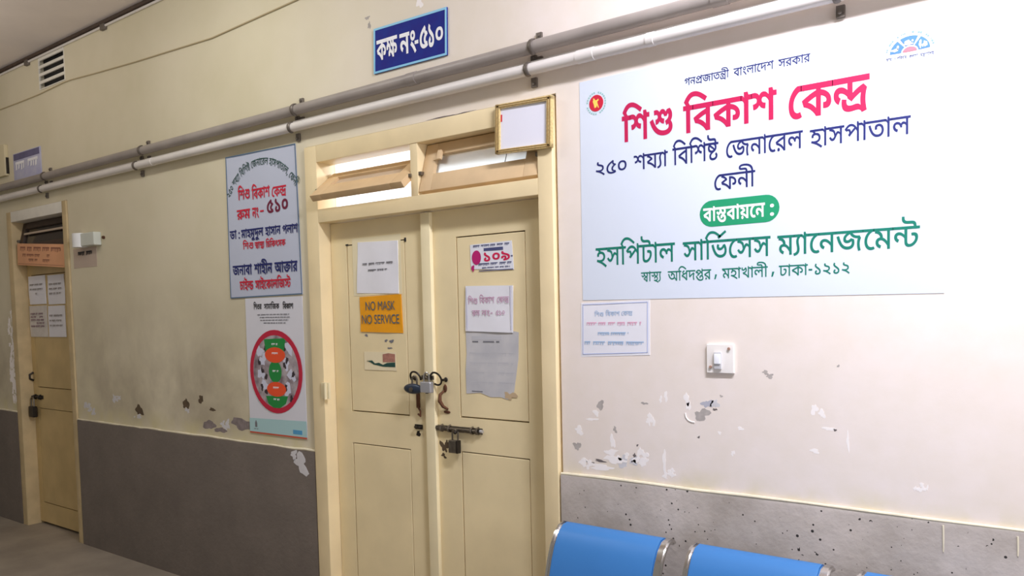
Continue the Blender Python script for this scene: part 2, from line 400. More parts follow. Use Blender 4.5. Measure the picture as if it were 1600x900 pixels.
 'm437':'505,296 434;296 338;362 313,423 326,425 319;393 286;331 233;290 193,290 164;290 111;310 60;361 31,407 101,449 128;404 163;378 183,378 206;378 242;407 263;479 264,542 351,542 358;507 382;445 419;398 469;372 501,372 533;372 568;408 568,440 568;476 527;542 498,566 594,582 610;568 641;523 662;466 662,433 662;363 579;296|738,622 738,539 -10,539 -10,622|454,321 512;321 591;293 639;247 660;194 660,169 660;132 631;78 577;41 504;19 459,14 471,51 509;42 593;12 678;-26 717,-51 676,-118 624;-86 527;-40 430;-7 329;17 272,26 287,106 320;96 385;87 422,87 503;87 567;131 567,169 567;208 511;250 466,250 427;250 394;223 394,200 394;191 398;176 400,170 312,155 307;169 300;202 300,215 300;249 339;297 409;321',
 'm8':'923,622 923,539 820,539 820,0 727,0 698;57 608;143 560,173 594,244 632;222 709;154 730,120 729;134 728;159 727;186 727,201 727,539 -10,539 -10,622|382,88 310;88 181;152 70;305 25,438 113,465 148;364 224;236 320;176 382,176 435;176 500;208 530;264 530,299 530;352 473;415 431,415 401;415 370;388 370,362 370;355 374;332 378,323 288,307 280;328 273;363 273,378 273;419 316;471 383;496 421,496 483;496 573;443 623;351 623,291 623;237 571;144 465;88|341,454 337;486 287;535 240,545 279,590 325,578 381;556 431;500 436,457',
 'm38':'616,622 616,539 513,539 513,0 420,0 388;58 283;154 149;219 73,231 31,334 126;390 335;484 443,515 420,476 420,622|420,452 441,426 368;402 215;336 146,296 196;286 308;233 407;153 437,100 425,97 423;120 420;166 420,198|239,629 252;629 281;626 295,624 288,543 283;544 267;545 255,545 226;545 196;522 196,503 196;478 242;442 297,423 232,369 192;389 134;433 103;486 103,519 103;547 131;597 191;629',
 'm378':'294,629 352;629 443;584 535;492 593,420 545,360 510;408 449;477 391;523 331;545 296,545 258;545 195;522 140;484 114,459 107,464 127;476 167;489 192,489 239;489 288;435 288,393 288;384 286;365 284,357 171,297 190;313 215;347 215,374 215;392 189;420 163,420 147;420 116;410 100,400 19,477 62;524 147;592 239;629|511,463 228,228 165,295 249,360 267,364 278;376 299;395 321;414 334,423 456,523|747,622 747,539 633,539 633,206 540,252 540,400 545,459 542;482 540;537 540,567 540,688 610,688 632,622|452,-68 386;-68 267;-34 167;37 84;150 53,229 141,260 173;184 255;75 371;18 453,18 512;18 578;44 606;87 606,115 606;153 557;203 514,203 494;203 466;190 452;168 452,153 452;146 455;126 458,119 371,104 365;120 359;156 359,167 359;205 400;257 467;282 507,282 569;282 654;234 698;156 698,111 698;60 648;-21 540;-68',
 'm21':'722,622 722,539 619,539 619,0 526,0 496;41 423;114 335;174 230;216 166,226 139,326 191,295 285;280 412;221 498;147 528,111 527;134 526;181 526,207 526,688 595,688 618,622|457,468 457;411 398;327 290;276 217,268 159,280 139,326 218;335 318;370 366;425 366,461 366;492 335;540 306,562 382,625 414;594 457;514|185,427 122;427 48;491 48,547 48;570 60;612 69,628 158,605 152;595 143;570 143,556 143;532 170;510 191,510 211;510 251;525 294;568 315,610 382,625 387,579 364;532 306;465 232;427',
 'm33':'585,622 585,539 184,539 184,209 184;168 194;133 201,125 218;106 253,106 289;106 353;140 379,167 406;194 435;257 435,290 435;318 405;348 371,348 359;348 333;345 321,342 308,424 328;429 370;435 394,435 436;435 496;405 528;345 528,300 528;242 473;136 431,98 393;64 301;23 247,23 205;23 150;44 132,62 115;81 91;139 91,200 91,539 -10,539 -10,622',
 'm598':'50,344 298,344 298,250 50,250',
 'm76':'294,0 204;0 120;76 120,128 120;173 175;241 237,260 272,173 244;166 219;146 219,129 219;111 256;87 293,87 351;87 413;141 413,182 413;212 388;257 331;307 282,339 220;381 150;441 121;493 121,525 121;550 148;606 173,631 254,587 241;573 224;545 224,531 224;519 232;497 258;470 310;433 353,404 410;366 478;300 507;230 507,182 507;126 453;44 357;0',
 'm597':'202,123 209,112 200;76 173;-3 142;-81 125,-119 46,-119 61;-59 86;70 93,123',
 'm18':'515,629 597;629 686;550 686,481 686;432 635;354 547;296 489,274 454,357 516;377 590;434 590,479 590;512 551;547 514,547 481;547 421;525 374;491 347;453 347,437 347;423 366;401 399,397 376,312 314;322 251;384 251,429 251;465 293;536 368;594 463;629|696,222 696;139 570;37 462,37 389;37 260;85 150;192 59;369 24,497 114,523 155;382 252;206 378;125 460,125 519;125 599;176 599,229 599;266 549;317 511,332 602,372 646;347 696;271',
 'm34':'637,622 637,539 534,539 534,0 441,0 441,424 462,363 420;423 342;503 265;544 226,544 198;544 157;523 135;485 135,459 135;431 163;389 226;365 280,360 272,263 200;270 95;319 37;402 37,460 37;513 85;590 165;629 212,629 264;629 348;593 425;527 464,482 446,484 444;503 441;559 441,583 441,688 510,688 533,622',
 'm70':'648,622 648,539 545,539 545,0 452,0 411;54 307;134 172;188 82,200 43,298 73;318 139;354 209;390 242,406 203;434 105;476 41,488 73,561 86,539 -10,539 -10,622|452,539 143,539 132,548 172;538 250;497 317;450 339,428 346,362 312;348 239;313 171;278 144,261 135,273 209;263 332;212 432;136 471,89 456,84 454;106 452;156 452,180|178,-12 151;-12 114;23 114,51 114;79 151;116 178,116 205;116 242;79 242,51 242;23 205;-12',
 'm456':'451,629 491;629 549;591 573,546 624,609 696,623 731;596 778;521 778,469 778;416 727;331 639;268 582,246 547,330 609;353 686;416 686,467 686;492 662;536 636,553 692,574 599,458 527,455 520;500 483;545 453,545 435;545 408;531 393;504 393,484 393;452 444;415 497,412 490,324 431;328 358;372 325;442 325,486 325;533 359;597 417;629|221,629 258;629 324;595 365;526 365,473 365;436 333;367 264;323 208,323 200,411 256;413 296;455 296,480 296;511 256;545 217,545 198;545 170;539 153,534 144,620 166;625 202;629|525,28 414;28 224;109 75;291 24,441 111,471 157;344 275;187 428;115 523,115 598;115 692;166 692,219 692;258 641;310 604,324 696,363 740;337 789;261 789,211 789;156 725;74 608;28',
 'm372':'195,470 241;470 315;443 384;391 420,353 398,269 356;319 258;386 209,386 180;386 139;356 139,326 139;304 166;271 195,258 149,177 98;202 41;281 41,330 41;376 85;438 157;470|925,622 925,539 474,539 474,248 456,279 515;341 682;442 782,478 855,410 837;378 814;310 805;236 805,192 805;151 811;79 827;6 839,-36 748,-59 728,37 720;78 711;160 711,211 711;250 723;321 744;383 757,406 777,386 725;367 616;304 507;222 455,171 381,221 381,358 385,368 383;389 381;432 381,453 381,539 -10,539 -10,622|613,103 650;103 718;73 745,43 748,-59 735;-18 672;19 626,19 595;19 532;8 463;-5 422,-5 390;-5 322;11 263;49 228;114 228,163 228;183 234;219 237,231 327,220 324;208 320;182 320,168 320;136 347;96 396;79 427,79 460;79 518;91 578;103',
 'm454':'827,622 827,539 513,539 513,277 510,255 512;236 513;195 513,175 513,0 420,0 388;58 283;154 149;219 73,231 31,334 126;390 335;484 443,515 421,476 421,539 -10,539 -10,622|420,452 441,426 368;402 215;336 146,296 196;286 308;233 407;153 437,100 425,97 423;120 420;166 420,195|649,154 609;154 539;187 482;258 461,313 508,378 522;328 560;264 607;234 634,234 656;234 692;260 692,292 692;311 674;344 635;369 602,377 623,462 669;451 740;407 782;339 782,291 782;229 710;154|181,-8 154;-8 117;27 117,55 117;83 154;120 181,120 208;120 244;83 244,55 244;27 208;-8',
 'b55':'316,622 316,509 221,509 221,0 85,0 85,509 -10,509 -10,622 86,622 70;640 33;686 19,705 70;786 168;878 276;917 341,917 389;917 476;901 571;862 688;798 764,750 695,659 614;710 500;775 407;804 356,804 309;804 240;769 189;716 170,688 179;672 203;636 216,622',
 'b48':'727,622 727,509 632,509 632,0 496,0 496,507 500,530 498;550 496;587 496,605 496,688 608,688 631,622|347,629 389;629 454;599 507;543 527,505 526,369 494;433 416;516 366,516 339;516 299;486 299,455 299;420 358;386 416,384 402,262 329;266 243;318 204;404 204,457 204;516 244;592 309;629|82,629 128;629 207;591 254;509 254,443 254;398 215;314 127;262 55,262 42,383 87;386 136;405 157;435 157,454 157;486 113;516 77,516 57;516 21;512 0,506 -12,620 14;625 60;629',
 'b456':'482,629 522;629 579;592 601,557 645,610 748,625 787;595 835;519 835,464 835;411 779;324 683;259 622,237 576,347 630;367 700;418 700,460 700;484 672;521 646,537 718,555 643,456 544,449 540;477 513;516 489,516 474;516 455;504 445;483 445,470 445;438 501;408 552,405 539,286 469;290 386;340 351;421 351,467 351;516 385;588 444;629|257,629 299;629 368;588 410;510 410,454 410;417 377;338 303;286 240,286 228,404 278;409 313;439 313,463 313;491 281;516 252,516 233;516 202;511 185,506 173,620 196;625 236;629|542,17 427;17 232;87 74;247 15,382 137,431 186;322 304;191 450;133 540,133 612;133 706;180 706,222 706;255 659;297 626,308 747,362 789;335 845;258 845,208 845;150 773;65 638;17',
 'b42':'640,622 640,509 545,509 545,0 409,0 371;53 268;134 142;188 67,200 16,322 108;372 325;465 431,493 413,460 413,509 -10,509 -10,622|409,393 429,372 365;354 250;307 187,276 227;269 315;230 399;169 432,129 412,119 411;142 409;188 409,210',
 'b20':'869,622 869,509 543,509 543,449 545,406 545,0 409,0 371;53 268;134 142;188 67,200 16,322 108;372 325;465 431,493 412,464 412,509 -10,509 -10,622|409,393 429,372 386;360 307;331 229;297 187,276 227;269 315;230 399;169 432,129 413,119 412;137 409;182 409,207|827,256 827;223 800;163 734;124 675,124 653;124 618;127 602,131 606,243 612;242 627;241 639,241 673;241 694;265 694,283 694;315 611;366 529,379 529,490 611;480 746;419 827;322',
 'b54':'316,622 316,509 221,509 221,0 85,0 85,442 73;473 30;509 -5,509 -10,509 -10,622 10,622 33;622 73;598 89,560 88;565 85;602 85,615 85,688 197,688 220,622',
 'b450':'410,622 410,509 353,509 318;492 256;443 208;380 180;306 180,263 180;204 215;137 269;111 295,111 314;111 347;117 369,128 419,26 386;8 322;-5 287,-5 212;-5 102;55 42;174 42,260 42;321 80;432 147;526 237;599 289,622',
 'b372':'196,456 247;456 331;430 416;377 467,335 396,260 356;294 265;340 216,340 195;340 168;323 168,303 168;285 193;260 223,249 164,137 100;163 29;254 29,309 29;359 77;424 153;456|972,622 972,509 531,509 531,237 499,295 558;344 720;428 815,459 909,381 894;353 876;289 867;219 867,181 867;151 873;84 888;11 899,-28 767,-59 748,18 741;59 730;139 730,181 730;222 743;291 766;356 783,392 824,338 784;326 670;272 554;201 507,161 395,235 395,355 398,366 397;389 395;436 395,459 395,509 -10,509 -10,622|649,111 683;111 742;79 763,50 768,-59 754;-30 701;-2 661,-2 630;-2 567;-10 500;-19 459,-19 425;-19 349;-7 282;28 240;96 240,151 240;171 246;212 250,229 377,212 374;201 372;178 372,167 372;136 400;105 448;94 475,94 510;94 563;103 616;111',
 'b435':'521,263 447;263 343;331 316,384 332,386 324;356 288;300 229;263 185,263 154;263 97;282 43;334 15,382 108,440 130;404 160;382 178,382 198;382 229;406 247;465 248,518 379,518 385;488 405;436 437;397 477;376 502,376 528;376 556;406 556,434 556;466 516;522 487,543 626,559 642;544 673;500 694;442 694,409 694;341 605;263|760,622 760,509 -10,509 -10,622|445,-87 357;-87 207;-25 92;106 54,210 180,251 210;176 279;77 375;27 446,27 510;27 565;66 565,105 565;124 548;153 515;169 491,169 477;169 455;160 442;144 442,131 442;125 445;111 447,106 321,90 315;105 309;141 309,155 309;196 353;251 431;278 482,278 557;278 654;229 701;149 701,102 701;47 650;-39 537;-87',
 'b70':'676,622 676,509 581,509 581,0 445,0 404;49 297;116 163;158 79,169 31,285 58;302 118;335 183;369 216,385 175;408 79;443 23,452 60,537 99,509 -10,509 -10,622|445,509 163,509 178,516 212;506 272;475 325;437 347,417 358,327 331;316 273;291 217;263 191,249 190,255 234;249 341;211 440;149 471,107 452,99 447;125 445;176 445,205|171,-29 139;-29 97;14 97,47 97;79 139;122 171,122 203;122 245;79 245,47 245;14 203;-29',
 'b61':'410,622 410,509 353,509 319;492 256;443 208;380 180;306 180,263 180;204 215;137 269;111 295,111 314;111 347;117 369,128 419,26 386;8 322;-5 287,-5 212;-5 102;55 42;174 42,260 42;328 92;445 182;534 244,557 180,513 164;511 123;509 91,509 -10,509 -10,622',
 'b39':'646,622 646,509 551,509 551,0 415,0 415,208 436,156 405;196 333;261 261;300 226,300 202;300 169;279 169,255 169;233 200;204 235,191 174,78 107;104 29;202 29,260 29;314 79;383 158;416 200,416 246;416 327;389 402;339 438,302 418,292 416;316 415;367 415,389 415,509 -10,509 -10,622',
 'b611':'163,388 127;388 76;428 76,472 76;519 127;556 163,556 198;556 250;519 250,472 250;428 198;388|163,-13 127;-13 76;27 76,71 76;118 127;155 163,155 198;155 250;118 250,71 250;27 198;-13',
 'b454':'861,622 861,509 545,509 545,246 541,206 543;187 545;144 545,122 545,0 409,0 371;53 268;134 142;188 67,200 16,322 108;372 325;465 431,493 413,460 413,509 -10,509 -10,622|409,393 429,372 365;354 250;307 187,276 227;269 315;230 399;169 432,129 412,119 411;142 409;188 409,210|675,126 627;126 549;168 485;247 459,304 534,359 544;319 580;262 625;235 647,235 666;235 691;254 691,277 691;290 676;316 644;336 617,344 655,459 709;442 783;389 821;316 821,270 821;205 743;126|170,-14 138;-14 96;29 96,62 96;94 138;137 170,137 202;137 244;94 244,62 244;29 202;-14',
 'b44':'658,622 658,509 563,509 563,0 427,0 427,129 444,76 408;126 340;198 272;237 234,237 212;237 180;214 180,191 180;166 218;138 251,126 212,9 152;26 76;84 40;156 40,196 40;249 90;317 169;348 212,348 260;348 342;323 414;269 448,226 429,211 428;235 427;285 427,308 427,509 -10,509 -10,622|324,320 324;314 322;294 320,285 188,319 186;365 156;418 87;446 22,452 48,554 106,538 166;531 249;498 300;445 324;370',
 'b6':'143,318 206;281 314;182 402;69 438,8 335,-48 299;5 220;97 123;181 60,218|63,474 63;518 105;584 175;622 220,622 264;622 335;584 376;518 376,474 376;430 335;362 264;324 220,324 175;324 105;361 63;430|167,474 167;450 197;420 220,420 242;420 273;450 273,474 273;496 242;526 220,526 197;526 167;496',
 'b598':'52,359 316,359 316,235 52,235',
 'b80':'332,0 248;0 117;58 41;169 41,248 41;328 132;460 300;575 415,629 476,546 469;537 463;518 463,507 463;485 502;459 529,459 534;459 545;459 549,460 600,377 537;341 475;293 454;255 454,235 454;211 489;180 525,180 531;180 548;181 555,182 602,62 548;33 410;0|339,113 364;113 400;118 433;127 453,133 471,100 393;111 319;184 319,235 319;270 347;331 412;394 464,433 496,361 448;363 385;397 355;443 355,461 355;478 360;502 370,516 435,507 356;467 242;386 181;295 181,240 181;194 225;138 298;113',
 'b76':'312,0 210;0 112;84 112,146 112;202 178;275 242,301 294,189 272;184 252;166 252,154 252;138 282;117 312,117 358;117 405;158 405,187 405;214 379;255 320;297 271,325 208;363 139;421 111;479 111,515 111;543 140;605 165,631 285,563 275;553 260;530 260,518 260;507 268;490 294;468 347;434 392,406 447;372 514;307 545;232 545,183 545;125 487;43 382;0',
 'b75':'308,80 237;80 124;130 58;237 58,320 58;379 110;486 224;555 314,555 399;555 511;494 564;385 564,314 564;251 508;145 395;80|317,442 281;442 227;414 198;356 198,312 198;277 220;224 267;193 305,193 343;193 397;223 424;281 424,323 424;362 400;414 353;442',
 'b32':'755,622 755,509 407,509 407,384 407;369 418;348 433,348 446;348 476;367 506;401 522,423 640,445 674;395 709;297 709,240 709;177 647;78 525;20 435,20 369;20 246;58 138;148 49;306 16,426 144,462 177;344 260;201 363;137 424,137 495;137 574;200 574,257 574;295 545;345 527,367 634,375 598;326 523;265 448;235 408,235 375;235 323;254 306,274 289;293 271;353 271,400 271,509 -10,509 -10,622',
 'b51':'265,483 357;483 467;428 515;345 515,300 515;219 413;133 320,118 295,159 345;146 443;109 540;58 587,25 515,-70 468;-37 363;21 245;68 117;104 46,114 68,222 103;213 172;203 206,203 268;203 343;227 378;269 378,299 378;334 325;376 276,376 248;376 213;367 198;346 198,331 198;326 202;312 204,307 77,289 70;305 63;344 63,361 63;397 112;453 203;483|146,425 141;458 90;506 43,517 121,561 168,551 224;528 273;471 277,428|585,622 585,509 -10,509 -10,622',
 'b57':'-307,-266 -342;-266 -415;-241 -466;-187 -466,-142 -466;-86 -382;-20 -301,-20 -230;-20 -106;-57 19;-130 91,-186 19,-271 -39;-218 -145;-146 -241;-110 -284,-110 -314;-110 -340;-130 -340,-146 -340;-163 -317;-179 -297,-179 -272;-179 -242;-156 -227;-119 -221;-79 -221,-61 -221,16 -85,16 -85,-31 -85;-64 -100;-145 -146;-218 -234;-266',
 'b37':'651,622 651,509 210,509 210,234 179,254 214;292 310;365 427;431 494,458 588,381 574;356 555;298 546;235 546,200 546;162 562;66 579,16 446,-11 428;41 409;140 409,197 409;235 423;303 448;364 462,392 503,336 444;311 332;237 230;154 187,114 74,186 74,509 -10,509 -10,622',
 'b47':'788,622 788,509 693,509 693,0 557,0 557,314 584,257 569;285 526;325 499,325 489;325 464;315 448;288 448,262 448;253 450;238 451,230 335,223 330;255 301;303 258;329 227,329 210;329 183;316 168;293 168,278 168;243 224;204 265,191 226,77 166;94 77;151 29;231 29,284 29;334 77;406 159;445 209,445 269;445 349;405 392,362 373,368 384;404 440;440 472,440 507;440 562;412 586,388 563,372 560;395 557;439 557,461 557,509 -10,509 -10,622',
 'b50':'719,622 719,509 624,509 624,0 488,0 488,314 514,271 494;295 462;321 448,321 436;321 416;308 388;266 361,224 333;180 283;125 229;101 194,101 163;101 107;122 54;173 27,220 121,278 141;247 169;220 187,220 200;220 223;232 253;274 277,320 302,345 329;394 377;435 413,435 439;435 482;411 508,385 492,381 491;400 488;440 488,460 488,509 -10,509 -10,622|241,244 232;306 212;379 188,398 164;419 85;440 25,446 62,563 135,527 192;517 262;488 302;445 320;380 323,333',
 'b40':'778,622 778,509 683,509 683,0 547,0 547,392 554,339 523;381 461;447 399;493 336;517 303,517 264;517 201;488 147;438 118,403 112,425 132;439 179;459 210,459 260;459 306;404 306,370 306;355 305;326 303,321 270,331 280;342 307;370 337;398 351,410 471,513 552,433 255,164 162,251 255,334 218,285 178,262 195;279 213;314 213,330 213;353 188;374 168,374 155;374 128;365 113,356 13,448 60;505 146;586 240;629 298,629 349;629 433;595 514;532 558,487 553,466 551;486 547;538 547,562 547,688 659,688 682,622',
 'b275':'522,269 444;269 346;327 316,384 332,386 324;356 288;300 229;263 185,263 154;263 97;282 43;334 15,382 108,440 130;404 160;382 178,382 198;382 229;406 247;465 248,518 379,518 385;488 405;436 437;397 477;376 502,376 528;376 556;406 556,434 556;466 516;522 487,543 626,559 642;544 673;500 694;442 694,409 694;341 602;269|759,622 759,509 -10,509 -10,622|653,315 653,-43 517,-43 479;-12 408;27 327;52 272,62 222,182 298;225 450;289 523,305|517,203 490;195 432;171 369;143 338,127 339,140 395;133 485;95 519,66 518;82 517;123 517,136',
 'b437':'521,274 447;274 341;333 316,384 332,387 324;357 288;300 229;264 185,264 154;264 97;283 43;334 15,383 108,441 130;405 160;382 178,382 198;382 229;406 247;465 248,518 379,518 385;488 405;436 437;397 477;376 502,376 528;376 556;406 556,434 556;466 516;522 487,543 626,559 642;544 673;500 694;442 694,409 694;338 603;274|758,622 758,509 -10,509 -10,622|457,328 523;328 612;297 663;249 685;194 685,169 685;124 646;66 578;30 492;11 446,5 482,70 519;62 617;33 716;-4 754,-26 701,-121 637;-89 527;-46 423;-16 314;6 250,15 270,120 303;112 382;101 419,101 495;101 549;140 549,173 549;203 506;238 473,238 445;238 419;216 419,199 419;190 423;177 425,172 299,159 291;172 284;205 284,219 284;255 330;304 408;328',
 'b202':'297,622 297,509 216,509 275,528 248;503 216;460 202;417 202,390 202;357 219;286 236;214 236,177 236;136 217;66 167;9 76;-36 3,-53 -27,58 29;72 82;107 99;152 99,179 99;217 82;286 65;354 65,390 65;420 79;464 108;506 128,528 118,509 -10,509 -10,622',
 'b25':'605,622 605,509 216,509 216,485 214,386 215;374 216;349 216,337 216,219 216;186 224;155 232,147 246;132 276,132 303;132 352;155 377,178 399;198 423;243 423,266 423;288 397;306 376,306 366,306 336;306 289;318 260,335 241;346 210;373 199,388 208,511 227;482 278;442 342;421 377,421 398,421 450;421 508;402 527,380 542;365 557;320 557,296 557;235 511;142 473,104 433;65 328;20 268,20 215;20 154;40 133,58 110;78 80;148 80,221 80,509 -10,509 -10,622',
 'b66':'297,629 372;629 467;588 513;516 513,471 513;401 423;323 333,323 301;323 238;336 210,346 235,449 255;443 292;435 312,435 338;435 366;445 377;463 377,476 377;496 337;521 299,521 255;521 198;491 171;444 171,416 171;379 207;329 294;284 370,254 431;230 518;182 577;126 608;58 611,14 479,-12 472;17 447;60 404;95 339;128 292,149 196;189 84;269 36;361 36,418 36;479 100;574 217;629',
 'b27':'442,29 370;29 243;68 135;158 48;311 16,426 144,462 178;342 261;205 367;147 435,147 506;147 566;197 566,236 566;269 551;312 543,327 638,322 607;294 544;251 471;226 422,226 378;226 309;254 269;313 269,360 269;400 313;476 372,511 353;510 321;509 301,509 -10,509 -10,622 1012,622 1012,509 724,509 695;509 621;512 593,514 534;493 450;447 405;399 405,376 405;357 427;338 441,338 467;338 509;360 535,379 684,335 691;315 700;264 700,236 700;185 649;90 536;29|905,195 905;155 922;64 937,16 805,-11 786;42 768;142 768,202 768;238 779;310 790,341 716;352 608;397 535;464 511,507 652,521 664;503 708;470 780;450 834,450 845;450 867;452 883,453 945,353 926;318 905;242',
 'b56':'316,509 221,509 221,0 85,0 85,509 -10,509 -10,622 85,622 74;673 19;746 -72;793 -198;815 -279,815 -328;815 -393;806 -424;790 -424,779 -424;769 -403;763 -375,763 -275,763 -216;763 -147;745 -125,725 -105;707 -87;655 -87,615 -217,615 -217;631 -227;655 -236,660 -245;666 -267;671 -285,671 -357,671 -416;671 -484;684 -506,696 -530;710 -550;753 -550,777 -550;840 -407;917 -259,917 -40;917 206;774 222,622 316,622',
 'b9':'975,622 975,509 880,509 880,0 744,0 715;53 614;129 567,153 626,240 664;219 727;171 747,148 746;159 745;181 744;206 744,219 744,509 -10,509 -10,622|401,80 316;80 172;144 57;297 15,426 143,462 174;369 243;252 333;197 393,197 439;197 500;221 529;266 529,296 529;333 490;374 459,374 438;374 415;353 415,335 415;327 419;309 422,301 295,283 287;302 279;339 279,352 279;401 325;458 401;484 442,484 512;484 612;431 665;339 665,281 665;227 611;135 494;80|336,425 332;458 282;506 235,517 312,561 358,551 414;528 464;471 469,428|1281,622 1281,509 1186,509 1186,0 1050,0 1050,442 1034;479 998;509 972,509 957,509 957,622 979,622 999;622 1038;594 1054,560 1053;565 1050;602 1050,615 1050,688 1161,688 1185,622',
 'b287':'553,500 637;500 723;432 723,374 723;331 673;262 587;210 531,191 486,293 542;310 591;343 591,366 591;380 570;395 546,395 519;395 470;382 432;361 410;340 410,331 410;322 424;309 449,307 421,194 347;202 275;270 275,317 275;358 324;426 406;474 505;500|733,168 733;91 597;0 475,0 399;0 262;37 145;124 51;276 16,389 143,424 178;310 271;175 391;115 468,115 525;115 599;149 599,182 599;207 553;240 520,249 636,303 679;280 733;212|821,456 898;456 974;376 974,314 974;275 937;204 860;148 801,132 767,240 809;250 844;286 844,306 844;328 818;347 796,347 773;347 709;313 680,274 618,300 651;358 716;426 784;456|1017,622 1017,509 -10,509 -10,622',
 'b46':'640,622 640,509 545,509 545,0 409,0 371;53 268;134 142;188 67,200 16,322 108;372 325;465 431,493 413,460 413,509 -10,509 -10,622|409,393 429,372 365;354 250;307 187,276 227;269 315;230 399;169 432,129 412,119 411;142 409;188 409,210|170,-14 138;-14 96;29 96,62 96;94 138;137 170,137 202;137 244;94 244,62 244;29 202;-14',
 'b10':'354,622 353;653 324;680 286,680 228,680 151;680 55;708 28,738 9;759 -8;817 -8,854 -8;869 -6;894 -3,912 126,904 125;895 124;881 124,875 124;854 133;822 144,811 155;802 189;792 227,792 288,792 347;792 416;774 441,751 460;732 482;670 483,622|265,483 357;483 467;428 515;345 515,300 515;219 413;133 320,118 295,159 345;146 443;109 540;58 587,25 515,-70 468;-37 363;21 245;68 117;104 46,114 68,222 103;213 172;203 206,203 268;203 343;227 378;269 378,299 378;334 325;376 276,376 248;376 213;367 198;346 198,331 198;326 202;312 204,307 77,289 70;305 63;344 63,361 63;397 112;453 203;483|146,425 141;458 90;506 43,517 121,561 168,551 224;528 273;471 277,428|585,622 585,509 -10,509 -10,622',
 'b406':'199,479 240;479 301;459 353;420 378,393 358,401 369;437 424;474 458,474 499;474 565;429 601,395 552,310 534;332 500;359 480,359 462;359 434;336 434,311 434;304 435;292 436,287 321,280 312;304 283;341 243;363 218,363 195;363 168;340 168,321 168;294 218;262 256,251 215,137 155;154 72;208 29;283 29,329 29;375 74;442 152;479|1025,622 1025,509 677,509 677,364 677;349 688;329 703,329 717;329 746;347 776;381 792,403 910,425 944;376 979;277 979,220 979;157 918;58 795;0 702,0 629;0 500;43 389;139 344,217 459,278 489;226 558;154 641;117 692,117 764;117 844;178 844,235 844;275 816;325 797,347 904,355 868;307 795;245 719;215 678,215 645;215 593;235 576,254 559;274 541;332 541,373 541,423 544,434 543;448 541;481 541,496 541,509 -10,509 -10,622',
 'b434':'194,101 163;101 107;122 54;173 27,220 121,278 141;247 169;220 187,220 200;220 223;232 253;274 277,320 302,345 329;394 377;435 413,435 439;435 482;411 508,385 528,320 514,271 494;295 462;321 448,321 436;321 416;308 388;266 361,224 333;180 283;125 229;101|241,244 232;306 212;379 188,398 164;419 85;440 25,446 62,563 135,527 192;517 262;488 302;445 320;380 323,333|1012,622 1012,509 623,509 623,219 623;186 631;155 639,147 653;132 684,132 712;132 760;155 785,179 806;198 830;243 830,266 830;285 807;308 782,308 769;308 747;306 738,304 720,414 742;419 786;426 816,426 870;426 934;389 964;329 964,291 964;236 918;142 880,104 840;65 735;20 676,20 622;20 561;40 539,59 518;78 488;148 488,221 488,380 491,390 490;413 488;460 488,481 488,509 -10,509 -10,622|786,622 785;653 756;680 718,680 645,680 568;680 472;708 445,738 426;759 409;817 409,854 409;869 411;894 414,912 543,904 542;895 541;881 541,875 541;854 550;822 561,811 572;802 606;792 643,792 720,792 780;792 849;774 873,751 893;732 914;670 915,622',
 'b84':'200,331 255;331 337;295 382;233 382,193 382;150 350;85 323,62 326,114 389;120 457;178 457,228 457;258 428;305 349;347 270,367 185;389 82;431 37;488 37,530 37;557 59;606 79,631 199,587 192;578 183;560 183,549 183;540 194;525 226;511 289;492 339,478 424;454 527;399 580;337 598;269 598,232 598;165 534;76 422;23 277;0 196,0 180,0 158,110 210;117 254;150 254,174 254;196 227;222 201,222 178;222 158;201 158,186 158;178 161;165 163,158 39,132 32;151 24;186 24,205 24;245 66;302 145;331',
 'b129':'987,622 987,509 674,509 674,0 538,0 538,106 543,140 540;162 538;204 538,236 538,358 542,384 542,509 -10,509 -10,622|948,241 948;207 916;143 849;102 794,102 780;102 748;105 732,108 737,220 742;219 756;218 765,218 794;218 812;239 812,252 812;264 801;282 791,289 772;300 715;309 669,309 586,308 519;308 413;346 352;430 352,499 352;510 355;539 358,553 480,533 478;525 476;510 476,502 476;457 523;420 575,420 656,420 760;420 871;386 902,354 926;330 948;273|363,253 406;253 480;220 544;161 573,122 563,61 542,9 512;52 457;111 405;142 379,142 366;142 347;133 338;117 338,104 338;97 343;72 348,61 217,41 209;62 198;102 198,121 198;157 225;207 271;238 330;253|192,445 266;445 358;388 402;297 402,245 402;228 398;188 396,178 267,184 269;192 271;219 271,240 271;260 259;304 230;334 205,334 190;334 169;317 169,298 169;289 173;269 177,260 45,241 38;258 28;297 28,316 28;351 56;400 102;431 161;445|98,372 100;382 102;408 102,416 102;465 52;530 -1,549 161,573 200;547 237;463 237,420 237;406 232;371 228,360',
}
